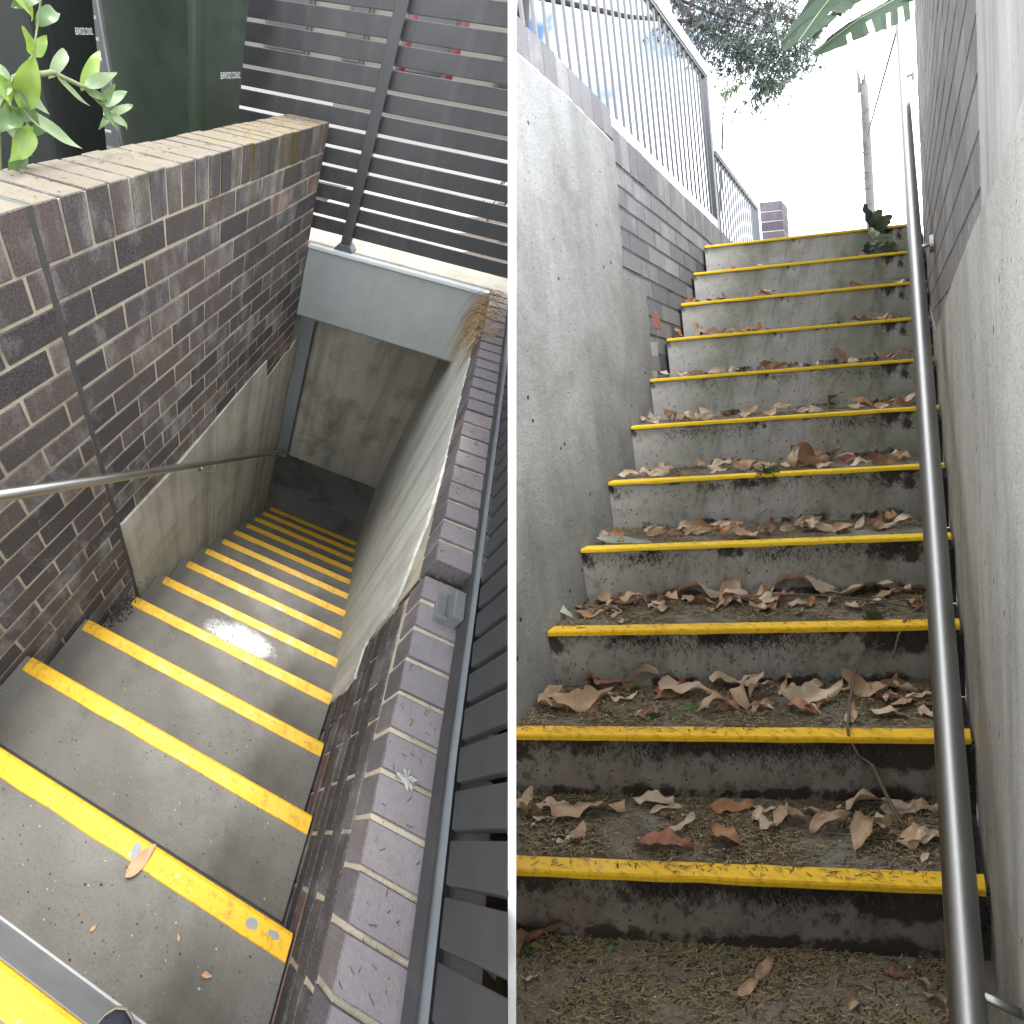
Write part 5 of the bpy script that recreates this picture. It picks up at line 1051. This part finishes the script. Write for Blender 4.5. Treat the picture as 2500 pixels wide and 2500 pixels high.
# fallen banana leaf crumpled on the top step
cr = thing('crumpled_leaf', RT, rp(.90, 3.38, 10 * h), 'crumpled broad green banana leaf leaning on the top riser under the pole', 'leaf')
def blade(p0, p1, w, bow, mat, nm='blade', n=10, fold=.3):
    p0, p1 = Vector(p0), Vector(p1); d = p1 - p0; sd = Vector((d.z, .25 * d.length, -d.x)).normalized(); b = MB(rp); rows = []
    for k in range(n + 1):
        t_ = k / n; wv = w * (math.sin(math.pi * min(.97, .06 + t_ * .9)) ** .6); c = p0 + d * t_ + Vector((0, -bow * math.sin(math.pi * t_), 0)) + Vector((math.sin(k * 2.1) * .006, 0, 0))
        rows.append([b.p(*(c - sd * wv * .5 + Vector((0, -fold * wv * .5, 0)))), b.p(*(c - sd * wv * .22 + Vector((0, -fold * wv * .1 - .006 * math.sin(k * 1.7), 0)))), b.p(*c), b.p(*(c + sd * wv * .25 + Vector((0, -fold * wv * .18 + .005 * math.sin(k * 2.3), 0)))), b.p(*(c + sd * wv * .5 + Vector((0, -fold * wv * .5, 0))))])
    for a, c in zip(rows, rows[1:]):
        for k in range(4): b.face(a[k], a[k + 1], c[k + 1], c[k])
    part(nm, b, mat, cr, rp(*p0), smooth=True)
M_cr1 = m_leafgreen('crumpled_green', (.085, .115, .06), .2); M_cr2 = m_leafgreen('crumpled_pale', (.24, .29, .19), .2); M_cr3 = m_leafgreen('crumpled_dark', (.035, .05, .036), .1)
blade((.90, 3.40, 2.03), (.845, 3.40, 2.215), .045, .01, M_cr3); blade((.885, 3.405, 2.03), (.92, 3.405, 2.175), .07, .015, M_cr1); blade((.90, 3.40, 2.05), (.975, 3.395, 2.135), .06, .02, M_cr1)
blade((.865, 3.385, 2.075), (.935, 3.37, 1.955), .05, .03, M_cr2); blade((.91, 3.385, 2.03), (.995, 3.36, 1.90), .075, .02, M_cr1); blade((.965, 3.385, 2.03), (.90, 3.37, 1.96), .04, .025, M_cr2); blade((.86, 3.40, 2.0), (.855, 3.375, 1.905), .055, .02, M_cr3, fold=.6); blade((.93, 3.38, 2.02), (.86, 3.37, 1.975), .03, .03, M_cr2)


# ================================================================== between the two stairwells
DIRP = (CAM_X * .637 + CAM_F).normalized(); NRM = DIRP.cross(CAM_Y).normalized()   # NRM points to the right-hand flight
if NRM.dot(CAM_X) < 0: NRM = -NRM
HALF = .0047
b = MB()
def pt(d, z, s):
    q = EYE + DIRP * d; return Vector((q.x, q.y, 0)) + (CAM_Y / CAM_Y.z) * (z) - (CAM_Y / CAM_Y.z) * 0 + NRM * s
def on_plane(d, z, s):
    q = EYE + DIRP * d + CAM_Y * ((z - (EYE + DIRP * d).z) / CAM_Y.z); return q + NRM * s
D0, D1 = .652, 1.9
for s in (-HALF, HALF):
    for d, z_ in ((D0, -.1), (D1, -.1), (D1, 1.0), (D0 + .25, 2.05), (D0, 2.05)): b.p(*on_plane(d, z_, s))
b.face(0, 1, 2, 3, 4); b.face(9, 8, 7, 6, 5)
for k in range(5): b.face(k, (k + 1) % 5, 5 + (k + 1) % 5, 5 + k)
solo('gap_panel', RT, b, plain('white_gap_panel', (.86, .86, .86), .6), on_plane(D0, 0, 0), 'thin white panel added for the gap between the two stairwells', 'partition')  # added panel, stands for the white gap between the two views
# both stairwells are cut off along the camera's sight plane through the added panel
bpy.context.view_layer.update()
def kill(o):
    for c_ in list(o.children): kill(c_)
    bpy.data.objects.remove(o)
for nm in [x.name for x in COL.objects if x.type == 'MESH' and x.name.split('.')[0] != 'gap_panel']:
    o = bpy.data.objects.get(nm)
    if o is None: continue
    Mw = o.matrix_world; left = '_left' in o
    root = o
    while root.parent: root = root.parent
    left = bool(root.get('_L'))
    s = -1 if left else 1
    dist = [s * ((Mw @ Vector(c)) - EYE).dot(NRM) - HALF for c in o.bound_box]
    if min(dist) > 1e-5: continue
    if max(dist) <= 0: kill(o); continue
    bm = bmesh.new(); bm.from_mesh(o.data)
    inv = Mw.inverted(); co = inv @ (EYE + NRM * (s * HALF)); no = (Mw.to_3x3().transposed() @ (NRM * s)).normalized()
    r_ = bmesh.ops.bisect_plane(bm, geom=bm.verts[:] + bm.edges[:] + bm.faces[:], plane_co=co, plane_no=no, clear_inner=True)
    ce = [e for e in r_['geom_cut'] if isinstance(e, bmesh.types.BMEdge)]
    if ce and o.get('kind') != 'stuff': bmesh.ops.holes_fill(bm, edges=ce, sides=0)
    if not bm.faces: bm.free(); kill(o); continue
    if o.data.users > 1: o.data = o.data.copy()
    bm.to_mesh(o.data); bm.free(); o.data.update()
# shelter over the lower landing: the slab and walls the viewer stands under
b = MB()
q0 = on_plane(-.9, 2.55, .01); q1 = on_plane(.02, 2.55, .01)
q2 = on_plane(-2.4, 2.55, .01)
b = MB(); ex = Vector((1, 0, 0))
A_ = [on_plane(-2.6, 0, .02), on_plane(.05, 0, .02)]
def flat(v, zz): return (v.x, v.y, zz)
c0, c1 = A_; poly = [c0, c1, Vector((c1.x + 1.4, c1.y - .1, 0)), Vector((c0.x + 2.2, c0.y - 1.6, 0))]
ids = [b.p(*flat(q, zz)) for zz in (2.25, 2.5) for q in poly]
b.face(0, 1, 2, 3); b.face(4, 5, 6, 7)
for k in range(4): b.face(k, (k + 1) % 4, 4 + (k + 1) % 4, 4 + k)
sl = solo('shelter_slab', RT, b, M_cRR, (1, -1.5, 2.25), kind='structure')

for o in COL.objects:
    for k in ('_o', '_L', '_s'):
        if k in o: del o[k]
